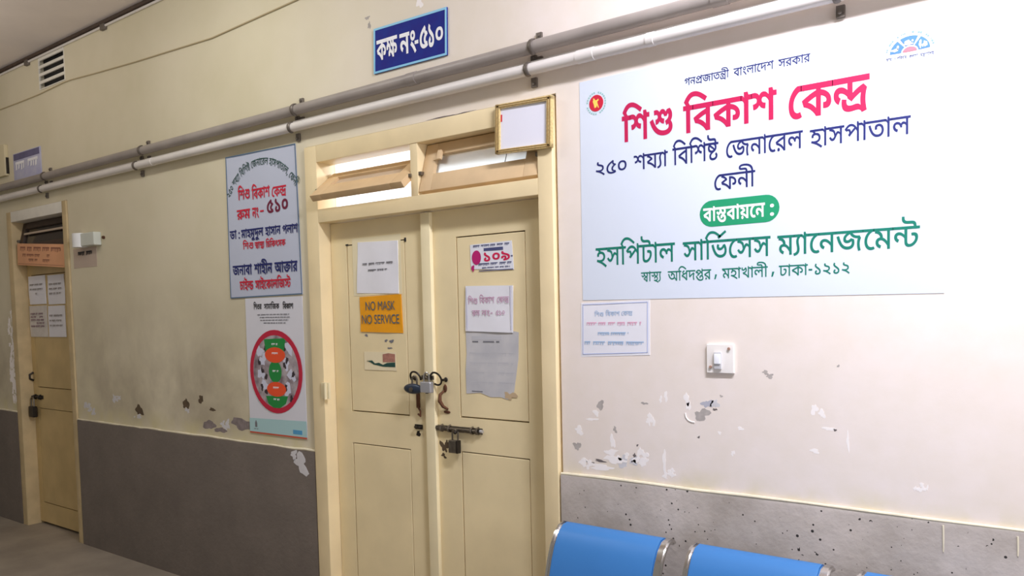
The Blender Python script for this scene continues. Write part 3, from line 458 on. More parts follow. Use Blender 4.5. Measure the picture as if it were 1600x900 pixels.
RUNS = {
 'm:গনপ্রজাতন্ত্রী':[["m22",0,0],["m39",669,0],["m224",1282,0],["m27",2055,0],["m54",2996,0],["m35",3273,0],["m369",3987,0],["m56",4693,0]],
 'm:বাংলাদেশ':[["m42",0,0],["m54",606,0],["m6",883,0],["m47",1321,0],["m54",2065,0],["m61",2342,0],["m37",2704,0],["m48",3318,0]],
 'm:সরকার':[["m50",0,0],["m46",690,0],["m20",1296,0],["m54",2118,0],["m46",2395,0]],
 'm:২৫০':[["m77",0,0],["m80",601,0],["m75",1202,0]],
 'm:শয্যা':[["m48",0,0],["m45",688,0],["m202",1326,0],["m54",1590,0]],
 'm:বিশিষ্ট':[["m55",0,0],["m42",277,0],["m55",883,0],["m48",1160,0],["m423",1848,0]],
 'm:জেনারেল':[["m450",0,0],["m27",362,0],["m39",1303,0],["m54",1916,0],["m61",2193,0],["m46",2555,0],["m47",3161,0]],
 'm:হাসপাতাল':[["m51",0,0],["m54",543,0],["m50",820,0],["m40",1510,0],["m54",2240,0],["m35",2517,0],["m54",3231,0],["m47",3508,0]],
 'm:ফেনী':[["m450",0,0],["m41",362,0],["m39",1214,0],["m56",1827,0]],
 'm:হসপিটাল':[["m51",0,0],["m50",543,0],["m55",1233,0],["m40",1510,0],["m30",2240,0],["m54",2815,0],["m47",3092,0]],
 'm:সার্ভিসেস':[["m50",0,0],["m54",690,0],["m55",967,0],["m43",1244,0],["m131",1800,0],["m61",1974,0],["m50",2336,0],["m50",3026,0]],
 'm:ম্যানেজমেন্ট':[["m44",0,0],["m202",629,0],["m54",893,0],["m61",1170,0],["m39",1532,0],["m27",2145,0],["m61",3086,0],["m44",3448,0],["m370",4077,0]],
 'm:স্বাস্থ্য':[["m275",0,0],["m54",727,0],["m437",1004,0],["m202",1732,0]],
 'm:অধিদপ্তর':[["m8",0,0],["m55",913,0],["m38",1190,0],["m37",1796,0],["m378",2410,0],["m46",3147,0]],
 'm:মহাখালী':[["m44",0,0],["m51",629,0],["m54",1172,0],["m21",1449,0],["m54",2161,0],["m47",2438,0],["m56",3182,0]],
 'm:ঢাকা-১২১২':[["m33",0,0],["m54",575,0],["m20",852,0],["m54",1674,0],["m598",1951,0],["m76",2299,0],["m77",2900,0],["m76",3501,0],["m77",4102,0]],
 'm:,':[["m597",0,0]],
 'm:ও':[["m18",0,0]],
 'm:পরিবার':[["m40",0,0],["m55",730,0],["m46",1007,0],["m42",1613,0],["m54",2219,0],["m46",2496,0]],
 'm:কল্যাণ':[["m20",0,0],["m47",822,0],["m202",1566,0],["m54",1830,0],["m34",2107,0]],
 'm:মন্ত্রণালয়':[["m44",0,0],["m369",629,0],["m34",1335,0],["m54",1962,0],["m47",2239,0],["m70",2983,0]],
 'm:শিশু':[["m55",0,0],["m48",277,0],["m456",965,0]],
 'm:বিকাশ':[["m55",0,0],["m42",277,0],["m20",883,0],["m54",1705,0],["m48",1982,0]],
 'm:কেন্দ্র':[["m450",0,0],["m20",362,0],["m372",1184,0]],
 'm:রুম':[["m454",0,0],["m44",817,0]],
 'm:নং-':[["m39",0,0],["m6",613,0],["m598",1051,0]],
 'm:৫১০':[["m80",0,0],["m76",601,0],["m75",1202,0]],
 'm:২৫০ শয্যা বিশিষ্ট জেনারেল হাসপাতাল, ফেনী':[["m77",0,0],["m80",601,0],["m75",1202,0],["m48",2063,0],["m45",2751,0],["m202",3389,0],["m54",3653,0],["m55",4190,0],["m42",4467,0],["m55",5073,0],["m48",5350,0],["m423",6038,0],["m450",6877,0],["m27",7239,0],["m39",8180,0],["m54",8793,0],["m61",9070,0],["m46",9432,0],["m47",10038,0],["m51",11042,0],["m54",11585,0],["m50",11862,0],["m40",12552,0],["m54",13282,0],["m35",13559,0],["m54",14273,0],["m47",14550,0],["m597",15294,0],["m450",15829,0],["m41",16191,0],["m39",17043,0],["m56",17656,0]],
 'b:শিশু':[["b55",0,0],["b48",306,0],["b456",1023,0]],
 'b:বিকাশ':[["b55",0,0],["b42",306,0],["b20",936,0],["b54",1795,0],["b48",2101,0]],
 'b:কেন্দ্র':[["b450",0,0],["b20",400,0],["b372",1259,0]],
 'b:বাস্তবায়নে':[["b42",0,0],["b54",630,0],["b435",936,0],["b42",1686,0],["b54",2316,0],["b70",2622,0],["b61",3288,0],["b39",3688,0]],
 'b::':[["b611",0,0]],
 'b:রুম':[["b454",0,0],["b44",851,0]],
 'b:নং':[["b39",0,0],["b6",636,0]],
 'b:-':[["b598",0,0]],
 'b:৫১০':[["b80",0,0],["b76",622,0],["b75",1244,0]],
 'b:ডা':[["b32",0,0],["b54",745,0]],
 'b:মাহমুদুল':[["b44",0,0],["b54",648,0],["b51",954,0],["b44",1529,0],["b57",2151,0],["b37",2177,0],["b57",2792,0],["b47",2818,0]],
 'b:হাসান':[["b51",0,0],["b54",575,0],["b50",881,0],["b54",1590,0],["b39",1896,0]],
 'b:পলাশ':[["b40",0,0],["b47",768,0],["b54",1546,0],["b48",1852,0]],
 'b:স্বাস্থ্য':[["b275",0,0],["b54",749,0],["b437",1055,0],["b202",1803,0]],
 'b:চিকিৎসক':[["b55",0,0],["b25",306,0],["b55",901,0],["b20",1207,0],["b66",2066,0],["b50",2647,0],["b20",3356,0]],
 'b:জনাবা':[["b27",0,0],["b39",1002,0],["b54",1638,0],["b42",1944,0],["b54",2574,0]],
 'b:শাহীন':[["b48",0,0],["b54",717,0],["b51",1023,0],["b56",1598,0],["b39",1904,0]],
 'b:আক্তার':[["b9",0,0],["b287",1271,0],["b54",2278,0],["b46",2584,0]],
 'b:চাইল্ড':[["b25",0,0],["b54",595,0],["b10",901,0],["b406",1477,0]],
 'b:সাইকোলজিস্ট':[["b50",0,0],["b54",709,0],["b10",1015,0],["b61",1591,0],["b20",1991,0],["b54",2850,0],["b47",3156,0],["b55",3934,0],["b27",4240,0],["b434",5242,0]],
 'b:শিশুর':[["b55",0,0],["b48",306,0],["b456",1023,0],["b46",1915,0]],
 'b:সামাজিক':[["b50",0,0],["b54",709,0],["b44",1015,0],["b54",1663,0],["b55",1969,0],["b27",2275,0],["b20",3277,0]],
 'b:১০৯':[["b76",0,0],["b75",622,0],["b84",1244,0]],
 'b:কক্ষ':[["b20",0,0],["b129",859,0]],
 'b:৫':[["b80",0,0]],
 'b:১':[["b76",0,0]],
 'b:০':[["b75",0,0]],
}
_tri = {}


def glyph_tris(k):
    """outline -> triangles (non-zero winding, so overlapping strokes stay filled)"""
    if k in _tri:
        return _tri[k]
    polys = []
    for c in GLYPHS[k].split('|'):
        q = []
        for tkn in c.split():
            on = ',' in tkn
            x, y = tkn.split(',' if on else ';')
            q.append((int(x), int(y), on))
        e = []
        for i, a in enumerate(q):
            b = q[(i + 1) % len(q)]
            e.append(a)
            if not a[2] and not b[2]:
                e.append(((a[0] + b[0]) / 2, (a[1] + b[1]) / 2, True))
        s0 = next(i for i, v in enumerate(e) if v[2])
        e = e[s0:] + e[:s0 + 1]
        p, i = [Vector(e[0][:2])], 0
        while i < len(e) - 1:
            if e[i + 1][2]:
                p.append(Vector(e[i + 1][:2]))
                i += 1
            else:
                a, b, d = (Vector(v[:2]) for v in e[i:i + 3])
                for u in (1 / 3, 2 / 3, 1):
                    p.append(a * (1 - u) ** 2 + b * (2 * u * (1 - u)) + d * u * u)
                i += 2
        p.pop()
        polys.append(p)
    V, E = [], []
    for p in polys:
        n0 = len(V)
        V += p
        E += [(n0 + i, n0 + (i + 1) % len(p)) for i in range(len(p))]
    v, _, f, *_ = geometry.delaunay_2d_cdt(V, E, [], 0, 0.01)
    out = []
    for t in f:
        cx, cy = sum(v[i].x for i in t) / 3, sum(v[i].y for i in t) / 3
        wn = 0
        for p in polys:
            for i in range(len(p)):
                a, b = p[i], p[(i + 1) % len(p)]
                if (a.y <= cy) != (b.y <= cy):
                    if a.x + (cy - a.y) / (b.y - a.y) * (b.x - a.x) > cx:
                        wn += 1 if b.y > a.y else -1
        if wn:
            out.append(t)
    _tri[k] = (v, out)
    return _tri[k]


def run_box(run):
    xs = [x + v.x for g, x, y in RUNS[run] for t in glyph_tris(g)[1] for v in [glyph_tris(g)[0][i] for i in t]]
    return min(xs), max(xs)


def word(mb, run, x0, x1, ztop, zbot, y, f=None):
    """one word: ink from x0 to x1, head line at ztop, feet of the letters at zbot"""
    a, b = run_box(run)
    sx, sz = (x1 - x0) / (b - a), (ztop - zbot) / 622
    for g, gx, gy in RUNS[run]:
        v, ts = glyph_tris(g)
        vm = {}
        for t in ts:
            for i in t:
                if i not in vm:
                    co = Vector((x0 + (gx + v[i].x - a) * sx, y, zbot + (gy + v[i].y) * sz))
                    vm[i] = mb.bm.verts.new(f(co) if f else co)
            mb.bm.faces.new([vm[i] for i in (t[0], t[2], t[1])][::-1])


def arc_word(mb, run, cx, cz, rad, half, hgt, y, sx=None):
    """letters standing on a circle, spread over +-half radians"""
    a, b = run_box(run)
    s = hgt / 622
    for g, gx, gy in RUNS[run]:
        v, ts = glyph_tris(g)
        xm = gx + 250
        th = -half + 2 * half * (xm - a) / (b - a)
        k = 2 * half * rad / ((b - a))
        vm = {}
        for t in ts:
            for i in t:
                if i not in vm:
                    lx, lz = (gx + v[i].x - xm) * k, (gy + v[i].y) * s
                    r = rad + lz
                    vm[i] = mb.bm.verts.new((cx + r * sin(th) + lx * cos(th), y, cz + r * cos(th) - lx * sin(th)))
            mb.bm.faces.new([vm[i] for i in t])


def scribble(mb, x0, x1, z, h, y, seed, fill=0.8, f=None):
    """a line of print too small to read: a head line with short uneven strokes under it"""
    rnd = random.Random(seed)
    x = x0
    while x < x1:
        wd = min(rnd.uniform(1.6, 5) * h, x1 - x)
        if rnd.random() < fill + 0.1:
            mb.prism([(x, z + h * .72), (x + wd, z + h * .72), (x + wd, z + h), (x, z + h)], y - .0002, y, f)
            q = x
            while q < x + wd - h * .3:
                d = rnd.uniform(.25, .5) * h
                zz = z + rnd.uniform(0, .25) * h
                mb.prism([(q, zz), (q + d * .8, zz + .1 * h), (q + d, z + h * .75), (q + d * .2, z + h * .75)], y - .0002, y, f)
                q += d + rnd.uniform(.12, .4) * h
        x += wd + h * rnd.uniform(.5, .9)


def disc(mb, cx, cz, rx, rz, y0, y1, n=36):
    mb.prism([(cx + rx * cos(2 * pi * k / n), cz + rz * sin(2 * pi * k / n)) for k in range(n)], y0, y1)


def ring(mb, cx, cz, r0, r1, y0, y1, n=40, a0=0.0, a1=2 * pi, ez=1.0):
    for k in range(n):
        p, q = a0 + (a1 - a0) * k / n, a0 + (a1 - a0) * (k + 1) / n
        mb.prism([(cx + r0 * cos(p), cz + ez * r0 * sin(p)), (cx + r1 * cos(p), cz + ez * r1 * sin(p)),
                  (cx + r1 * cos(q), cz + ez * r1 * sin(q)), (cx + r0 * cos(q), cz + ez * r0 * sin(q))], y0, y1)


def latin(mb, s, x0, x1, z0, z1, y):
    cu = bpy.data.curves.new('t', 'FONT')
    cu.body = s
    o = bpy.data.objects.new('t', cu)
    C.objects.link(o)
    me = bpy.data.meshes.new_from_object(o.evaluated_get(bpy.context.evaluated_depsgraph_get()))
    bpy.data.objects.remove(o)
    xs, ys = [v.co.x for v in me.vertices], [v.co.y for v in me.vertices]
    sx, sz = (x1 - x0) / (max(xs) - min(xs)), (z1 - z0) / (max(ys) - min(ys))
    vm = [mb.bm.verts.new((x0 + (v.co.x - min(xs)) * sx, y, z0 + (v.co.y - min(ys)) * sz)) for v in me.vertices]
    for p in me.polygons:
        mb.bm.faces.new([vm[i] for i in p.vertices])
    bpy.data.meshes.remove(me)


def letters(name, words, y, m, parent):
    mb = MB()
    for wd in words:
        word(mb, *wd, y)
    return mb.obj(name, m, parent)

# ---------------------------------------------------------------- materials
def wall_material():
    m = mat('wall paint', (236, 226, 200), 0.62)
    nt = m.node_tree
    b = nt.nodes['Principled BSDF']
    g = nt.nodes.new('ShaderNodeNewGeometry')
    sp = nt.nodes.new('ShaderNodeSeparateXYZ')
    nt.links.new(g.outputs['Position'], sp.inputs[0])
    pos = g.outputs['Position']
    # light put into the paint: yellower and darker left of the double door, paler right
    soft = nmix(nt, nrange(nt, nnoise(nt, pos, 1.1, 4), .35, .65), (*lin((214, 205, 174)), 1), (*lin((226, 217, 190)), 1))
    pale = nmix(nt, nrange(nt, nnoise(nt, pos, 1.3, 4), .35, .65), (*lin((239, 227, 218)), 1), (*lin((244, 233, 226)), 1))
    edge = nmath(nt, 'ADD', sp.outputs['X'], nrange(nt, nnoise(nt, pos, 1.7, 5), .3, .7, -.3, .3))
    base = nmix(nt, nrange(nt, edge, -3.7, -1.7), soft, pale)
    base = nmix(nt, nrange(nt, nnoise(nt, pos, 9, 6), .3, .75, 0, .3), base, (*lin((224, 212, 188)), 1))
    # grime rubbed into the paint between the two doors
    zone = nmath(nt, 'MULTIPLY', nrange(nt, sp.outputs['Z'], .95, 1.05), nrange(nt, sp.outputs['Z'], 2.0, 1.3))
    zone = nmath(nt, 'MULTIPLY', zone, nrange(nt, sp.outputs['X'], -3.3, -4.3))
    dirt = nmath(nt, 'MULTIPLY', zone, nrange(nt, nnoise(nt, pos, 1.9, 7, .6, .2), .36, .66))
    base = nmix(nt, nmath(nt, 'MULTIPLY', dirt, .6), base, (*lin((150, 136, 116)), 1))
    moss = nmath(nt, 'MULTIPLY', nrange(nt, sp.outputs['Z'], 1.09, 1.0), nrange(nt, nnoise(nt, pos, 5, 5), .42, .6))
    base = nmix(nt, nmath(nt, 'MULTIPLY', moss, .5), base, (*lin((214, 204, 150)), 1))
    nt.links.new(base, b.inputs['Base Color'])
    bp = nt.nodes.new('ShaderNodeBump')
    bp.inputs['Strength'].default_value = .06
    bp.inputs['Distance'].default_value = .01
    nt.links.new(nnoise(nt, pos, 24, 5), bp.inputs['Height'])
    nt.links.new(bp.outputs[0], b.inputs['Normal'])
    return m


def dado_material(name, rgb, rgb2, pits):
    m = mat(name, rgb, 0.75)
    nt = m.node_tree
    b = nt.nodes['Principled BSDF']
    g = nt.nodes.new('ShaderNodeNewGeometry')
    pos = g.outputs['Position']
    base = nmix(nt, nrange(nt, nnoise(nt, pos, 3.2, 7, .6), .35, .68), (*lin(rgb), 1), (*lin(rgb2), 1))
    base = nmix(nt, nrange(nt, nnoise(nt, pos, 30, 4), .4, .8, 0, .5), base, (*[v * .8 for v in lin(rgb)], 1))
    if pits:
        v = nt.nodes.new('ShaderNodeTexVoronoi')
        v.inputs['Scale'].default_value = 38
        nt.links.new(pos, v.inputs['Vector'])
        r = nmath(nt, 'MULTIPLY', nrange(nt, nnoise(nt, pos, 5, 4), .38, .64, .05, .22), 1.0)
        hit = nmath(nt, 'LESS_THAN', v.outputs['Distance'], r)
        keep = nmath(nt, 'GREATER_THAN', nnoise(nt, pos, 17, 2), .47)
        base = nmix(nt, nmath(nt, 'MULTIPLY', hit, keep), base, (*lin((38, 34, 32)), 1))
    nt.links.new(base, b.inputs['Base Color'])
    bp = nt.nodes.new('ShaderNodeBump')
    bp.inputs['Strength'].default_value = .25
    bp.inputs['Distance'].default_value = .01
    nt.links.new(nnoise(nt, pos, 40, 6), bp.inputs['Height'])
    nt.links.new(bp.outputs[0], b.inputs['Normal'])
    return m


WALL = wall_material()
DADO_R = dado_material('rough grey cement', (188, 179, 172), (152, 143, 133), True)
DADO_L = dado_material('smooth brown grey cement', (120, 110, 101), (108, 99, 91), False)
LIP = mat('cream paint edge', (232, 223, 196), .6, var=.12, scale=12)
FLOOR = mat('worn cement floor', (156, 145, 130), .6, var=.18, scale=3, bump=.15, bscale=30)
CEIL = mat('ceiling distemper', (232, 222, 214), .85, var=.06, scale=2)
INNER = mat('ward room whitewash', (238, 240, 242), .8)
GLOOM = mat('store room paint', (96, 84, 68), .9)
DOORP = mat('cream door enamel', (241, 223, 178), .42, var=.07, scale=3.5, bump=.04, bscale=18)
FRAMEP = mat('pale cream frame enamel', (241, 221, 176), .42, var=.06, scale=5, bump=.04, bscale=20)
STRIPP = mat('light cream strip enamel', (243, 229, 188), .42, var=.05, scale=5)
SASHP = mat('faded sash enamel', (222, 191, 147), .5, var=.1, scale=6)
FARP = mat('ochre door enamel', (206, 180, 126), .5, var=.12, scale=4)
FARF = mat('chipped tan frame enamel', (206, 184, 140), .55, var=.14, scale=7)
FARH = mat('white frame head enamel', (236, 232, 220), .55, var=.06, scale=7)
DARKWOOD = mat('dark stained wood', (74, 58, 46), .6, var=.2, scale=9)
PIPE_G = mat('grey pipe enamel', (158, 149, 142), .4, var=.12, scale=5)
PIPE_W = mat('white pipe enamel', (228, 222, 216), .38, var=.06, scale=5)
CLAMP = mat('dull clamp steel', (120, 112, 104), .5, metal=.6)
STEEL = mat('aged steel', (120, 112, 100), .4, metal=.85, var=.25, scale=40)
BLACKM = mat('blackened iron', (52, 46, 40), .45, metal=.6, var=.2, scale=40)
RUST = mat('rusted iron', (104, 66, 44), .75, metal=.3, var=.3, scale=40)
CHROME = mat('polished chrome', (212, 210, 208), .2, metal=1.0)
SILVER = mat('satin silver', (186, 186, 190), .35, metal=.6)
BLUEDARK = mat('dark blue lacquer', (52, 62, 78), .3, metal=.4)
SEAT = mat('blue moulded seat', (58, 122, 186), .42, var=.03, scale=2)
BLACKP = mat('black plastic', (30, 30, 32), .5)
PAPER = mat('white paper', (234, 234, 240), .8, var=.03, scale=8)
PAPER_OLD = mat('yellowed paper', (214, 208, 200), .85, var=.08, scale=14)
GREYPAPER = mat('faded grey paper', (206, 204, 204), .85, rgb2=(186, 186, 190), scale=7)
ORANGE = mat('orange sheet', (244, 166, 16), .55, var=.05, scale=9)
BANNER = mat('pale blue vinyl', (219, 227, 239), .5)
CRIMSON = mat('dark crimson ink', (112, 20, 56), .6)
GROOVE = mat('grimy groove', (92, 70, 40), .9)
NAVY = mat('navy ink', (26, 34, 104), .6)
MAGENTA = mat('magenta ink', (192, 14, 78), .6)
TEAL = mat('teal ink', (0, 120, 100), .6)
GREEN = mat('green ink', (24, 152, 104), .6)
WHITE = mat('white ink', (245, 245, 248), .6)
RED = mat('red ink', (206, 28, 58), .6)
BLACK = mat('black ink', (34, 32, 36), .6)
GREYINK = mat('grey ink', (120, 120, 126), .7)
PALEBLUE = mat('pale blue ink', (168, 194, 224), .6)
SKYBLUE = mat('sky blue ink', (74, 122, 188), .6)
PINKINK = mat('pink ink', (232, 184, 206), .6)
YELLOW = mat('yellow ink', (250, 214, 96), .6)
DKGREEN = mat('dark green ink', (30, 74, 66), .6)
GREENP = mat('poster green', (28, 140, 62), .5)
ORANGEP = mat('poster orange', (240, 84, 40), .5)
FROST = mat('frosted glass', (220, 228, 232), .3)
FROST.node_tree.nodes['Principled BSDF'].inputs['Transmission Weight'].default_value = .9
CLEAR = mat('dusty window glass', (225, 230, 232), .12)
CLEAR.node_tree.nodes['Principled BSDF'].inputs['Transmission Weight'].default_value = .85
GOLD = mat('gilded frame', (214, 190, 132), .45, metal=.1, var=.22, scale=120)
GOLDD = mat('dark gilt groove', (150, 116, 66), .5, metal=.1)
DUSTY = mat('dust caked glass', (206, 186, 162), .16, var=.06, scale=9)
DARKGLASS = mat('glass darkened for unlit room', (58, 52, 48), .1)  # dark colour stands in for the unlit room behind the pane
SLEEVE = mat('clear plastic sleeve', (238, 226, 190), .25)
LIGHT_STRIP = mat('painted strip of light', (196, 178, 158), .6)
PATCH_M = {'g': mat('bare cement', (182, 174, 168), .9, var=.15, scale=40), 'b': mat('blue grey undercoat', (182, 182, 192), .9),
           'l': mat('light grey filler', (214, 212, 214), .9, var=.06, scale=30), 'd': mat('dark pit or gap', (112, 104, 102), .9),
           'w': mat('white filler', (250, 244, 240), .9), 'n': mat('brown pit', (96, 80, 60), .9, var=.2, scale=40),
           'p': mat('purple grey undercoat', (142, 130, 128), .9, var=.2, scale=30)}


# ---------------------------------------------------------------- the setting
def grid(mb, xs, zs, solid, y0, y1):
    V = {}

    def v(i, j, y):
        k = (i, j, y)
        if k not in V:
            V[k] = mb.bm.verts.new((xs[i], y, zs[j]))
        return V[k]
    nx, nz = len(xs) - 1, len(zs) - 1
    ok = lambda i, j: 0 <= i < nx and 0 <= j < nz and solid((xs[i] + xs[i + 1]) / 2, (zs[j] + zs[j + 1]) / 2)
    for i in range(nx):
        for j in range(nz):
            if not ok(i, j):
                continue
            mb.bm.faces.new((v(i, j, y0), v(i + 1, j, y0), v(i + 1, j + 1, y0), v(i, j + 1, y0)))
            mb.bm.faces.new((v(i, j, y1), v(i, j + 1, y1), v(i + 1, j + 1, y1), v(i + 1, j, y1)))
            for di, dj, a, b in ((-1, 0, (i, j + 1), (i, j)), (1, 0, (i + 1, j), (i + 1, j + 1)), (0, -1, (i, j), (i + 1, j)), (0, 1, (i + 1, j + 1), (i, j + 1))):
                if not ok(i + di, j + dj):
                    mb.bm.faces.new((v(*a, y0), v(*a, y1), v(*b, y1), v(*b, y0)))


def holes(mb, x0, x1, z0, z1, hs, y0, y1):
    xs = sorted({x0, x1, *[h[0] for h in hs], *[h[1] for h in hs]})
    zs = sorted({z0, z1, *[h[2] for h in hs], *[h[3] for h in hs]})
    grid(mb, xs, zs, lambda x, z: not any(h[0] < x < h[1] and h[2] < z < h[3] for h in hs), y0, y1)


ZC = 3.74
mb = MB()
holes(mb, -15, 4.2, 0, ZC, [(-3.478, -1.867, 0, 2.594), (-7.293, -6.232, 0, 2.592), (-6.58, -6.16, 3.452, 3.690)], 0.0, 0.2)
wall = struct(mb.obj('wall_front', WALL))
struct(MB().box(-15, 4.2, -3.6, 6.0, -.12, 0).obj('floor', FLOOR))
struct(MB().box(-15, 4.2, -3.6, 6.0, ZC, ZC + .12).obj('ceiling', CEIL))
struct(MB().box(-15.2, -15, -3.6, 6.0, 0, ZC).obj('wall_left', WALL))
mb = MB()
mb.box(-15, 4.2, 5.0, 5.15, 0, ZC).box(3.9, 4.1, .2, 5.0, 0, ZC).box(-5.42, -5.3, .2, 5.0, 0, ZC)
struct(mb.obj('wall_back', INNER))
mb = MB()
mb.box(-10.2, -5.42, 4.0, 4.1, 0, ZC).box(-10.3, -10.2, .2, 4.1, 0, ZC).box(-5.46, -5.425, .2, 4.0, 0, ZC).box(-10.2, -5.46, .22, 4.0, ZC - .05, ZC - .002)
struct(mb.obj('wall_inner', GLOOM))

# dado: a raised band of cement with a painted top edge
for n, (x0, x1, z1, m) in enumerate(((-15, -7.296, .945, DADO_L), (-6.229, -3.480, .952, DADO_L), (-1.871, 4.2, 1.0, DADO_R))):
    mb = MB()
    xs = [x0 + (x1 - x0) * i / 30 for i in range(31)]
    t = bmesh.new()
    rows = []
    for i, x in enumerate(xs):
        j = random.uniform(-.003, .003)
        rows.append([t.verts.new(c) for c in ((x, 0, 0), (x, -.014, 0), (x, -.014, z1 - .012 + j), (x, -.009, z1 + j * .6), (x, 0, z1 + .004))])
    for a, b in zip(rows, rows[1:]):
        for k in range(4):
            t.faces.new((a[k], b[k], b[k + 1], a[k + 1]))
    t.faces.new(rows[0])
    t.faces.new(rows[-1][::-1])
    bmesh.ops.recalc_face_normals(t, faces=t.faces)
    mb.take(t)
    tr = struct(mb.obj('trim_%d' % (n + 1), m))
    BASE[tr] = Vector()
    mb = MB()
    mb.tube([(x, -.006, z1 + .002 + random.uniform(-.002, .003)) for x in xs], [.005 + random.uniform(0, .003) for _ in xs], 8)
    lab(mb.obj('painted_edge', LIP, tr), 'cream painted top edge of the dado')
    if n == 2:
        mb = MB()
        for x, z, h, wd in ((-.424, .905, .085, .0028), (-.224, .925, .06, .0028)):
            mb.tube([(x, -.0145, z + h), (x + .001, -.0148, z + h * .5), (x + .001, -.0145, z)], [wd, wd, wd * .7], 8)
        lab(mb.obj('paint_drip', LIP, tr), 'cream drips of paint on the grey dado')
    if n == 1:
        mb = MB()
        mb.blob(-3.60, .875, .055, .05, -.0143, .0012, 5, rough=.6)
        mb.blob(-3.66, .92, .03, .02, -.0143, .0012, 6, rough=.6)
        lab(mb.obj('scuffed_patch', PATCH_M['l'], tr), 'light scuffed patch on the dado')

PATCHES = [
 ('g',-1.678,1.303,0.0176,0.0158), ('b',-1.215,1.333,0.0197,0.0145), ('g',-1.236,1.29,0.0275,0.0218), 
 ('l',-1.185,1.334,0.0146,0.0168), ('d',-1.185,1.313,0.0073,0.0048), ('g',-0.994,1.457,0.0113,0.0069), 
 ('g',-0.978,1.444,0.0134,0.0069), ('g',-1.477,1.321,0.0137,0.0051), ('g',-1.794,1.124,0.0155,0.0190), 
 ('d',-1.732,1.062,0.0181,0.0040), ('d',-1.683,1.072,0.0237,0.0053), ('d',-1.523,1.108,0.0070,0.0090), 
 ('g',-1.611,1.207,0.0072,0.0131), ('d',-1.566,1.099,0.0043,0.0078), ('d',-1.25,1.204,0.0038,0.0049), 
 ('d',-1.511,1.151,0.0042,0.0039), ('w',-1.447,1.257,0.0216,0.0229), ('w',-1.298,1.348,0.0102,0.0221), 
 ('w',-1.29,1.321,0.0076,0.0195), ('w',-1.385,1.354,0.0079,0.0175), ('w',-1.407,1.34,0.0053,0.0125), 
 ('w',-1.601,1.101,0.0686,0.0236), ('w',-1.506,1.105,0.0389,0.0258), ('w',-1.376,1.052,0.0239,0.0202), 
 ('w',-1.394,1.095,0.0080,0.0403), ('w',-1.751,1.055,0.0365,0.0189), ('w',-1.677,1.046,0.0592,0.0106), 
 ('w',-1.783,1.192,0.0185,0.0162), ('w',-1.719,1.242,0.0270,0.0053), ('w',-1.624,1.157,0.0116,0.0238), 
 ('w',-1.087,1.248,0.0117,0.0059), ('w',-1.117,1.155,0.0071,0.0095), ('w',-0.825,1.333,0.0105,0.0178), 
 ('w',-0.799,1.321,0.0104,0.0132), ('w',-0.714,1.231,0.0040,0.0305), ('w',-0.823,1.189,0.0147,0.0078), 
 ('w',-0.776,1.27,0.0165,0.0066), ('d',-0.755,1.267,0.0061,0.0033), ('w',-0.488,1.098,0.0216,0.0146), 
 ('l',-1.543,1.081,0.0564,0.0234), ('w',-1.7,1.27,0.0118,0.0133), ('g',-1.16,1.364,0.0048,0.0048), 
 ('w',-1.168,1.227,0.0073,0.0048), ('g',-0.745,1.486,0.0041,0.0044), ('n',-5.338,1.071,0.0487,0.0357), 
 ('n',-4.753,1.146,0.0357,0.0333), ('n',-4.583,1.183,0.0274,0.0244), ('n',-4.461,1.126,0.0266,0.0121), 
 ('p',-4.16,1.054,0.1054,0.0349), ('p',-4.503,1.027,0.0674,0.0284), ('l',-4.345,1.038,0.0583,0.0239), 
 ('p',-4.381,1.003,0.0589,0.0160), ('l',-5.376,1.029,0.0492,0.0134), ('l',-4.757,1.105,0.0358,0.0125), 
 ('l',-6.054,1.035,0.0848,0.0386), ('l',-5.639,1.131,0.0693,0.0230), ('w',-7.358,1.605,0.0299,0.2044), 
 ('w',-7.36,1.31,0.0360,0.1626), ('w',-7.335,1.123,0.0359,0.1523), ('g',-2.973,3.156,0.0131,0.0092), 
 ('g',-2.961,3.117,0.0087,0.0185), 
]

PATCHES += [('d', -2.49, 2.5965, .09, .003), ('d', -2.36, 2.596, .05, .002), ('d', -3.482, 1.6, .003, .12), ('w', -2.62, 3.14, .02, .02)]  # thin dark blobs stand in for the open gap round the door frame
for i, (k, x, z, rx, rz) in enumerate(PATCHES):
    mb = MB()
    thick = .0004
    if k in 'wl' and rx > .02 and rz > .012 or k == 'w' and rz > .1:
        rnd = random.Random(i)
        n = 7 if rz < .1 else 22
        rx = rx if rz < .1 else rx * 1.7
        for q in range(n):
            mb.blob(x + rnd.uniform(-.8, .8) * rx, z + rnd.uniform(-.85, .85) * rz, rx * rnd.uniform(.15, .42), min(rz, .05) * rnd.uniform(.3, .7), 0, thick + q * .00003, i * 9 + q, 12, .6)
    else:
        mb.blob(x, z, rx, rz, 0, thick, i, 20, .3 if k in 'np' else .5)
    o = mb.obj('peeled_patch', PATCH_M[k], wall)
    lab(o, {'g': 'grey bare patch in the wall paint', 'b': 'blue grey bare patch in the wall paint', 'l': 'light grey patch of filler', 'd': 'dark pit or gap in the plaster',
            'w': 'white patch of filler', 'n': 'brown pit in the plaster', 'p': 'purple grey patch of bare plaster'}[k])
# rim of raised paint round the biggest hole under the switch
mb = MB()
mb.tube([(-1.27 + .033 * cos(a), -.001, 1.288 + .028 * sin(a)) for a in [pi * (.95 + i * .045) for i in range(14)]], .0022, 6)
lab(mb.obj('peeled_rim', PATCH_M['w'], wall), 'white rim of lifted paint')

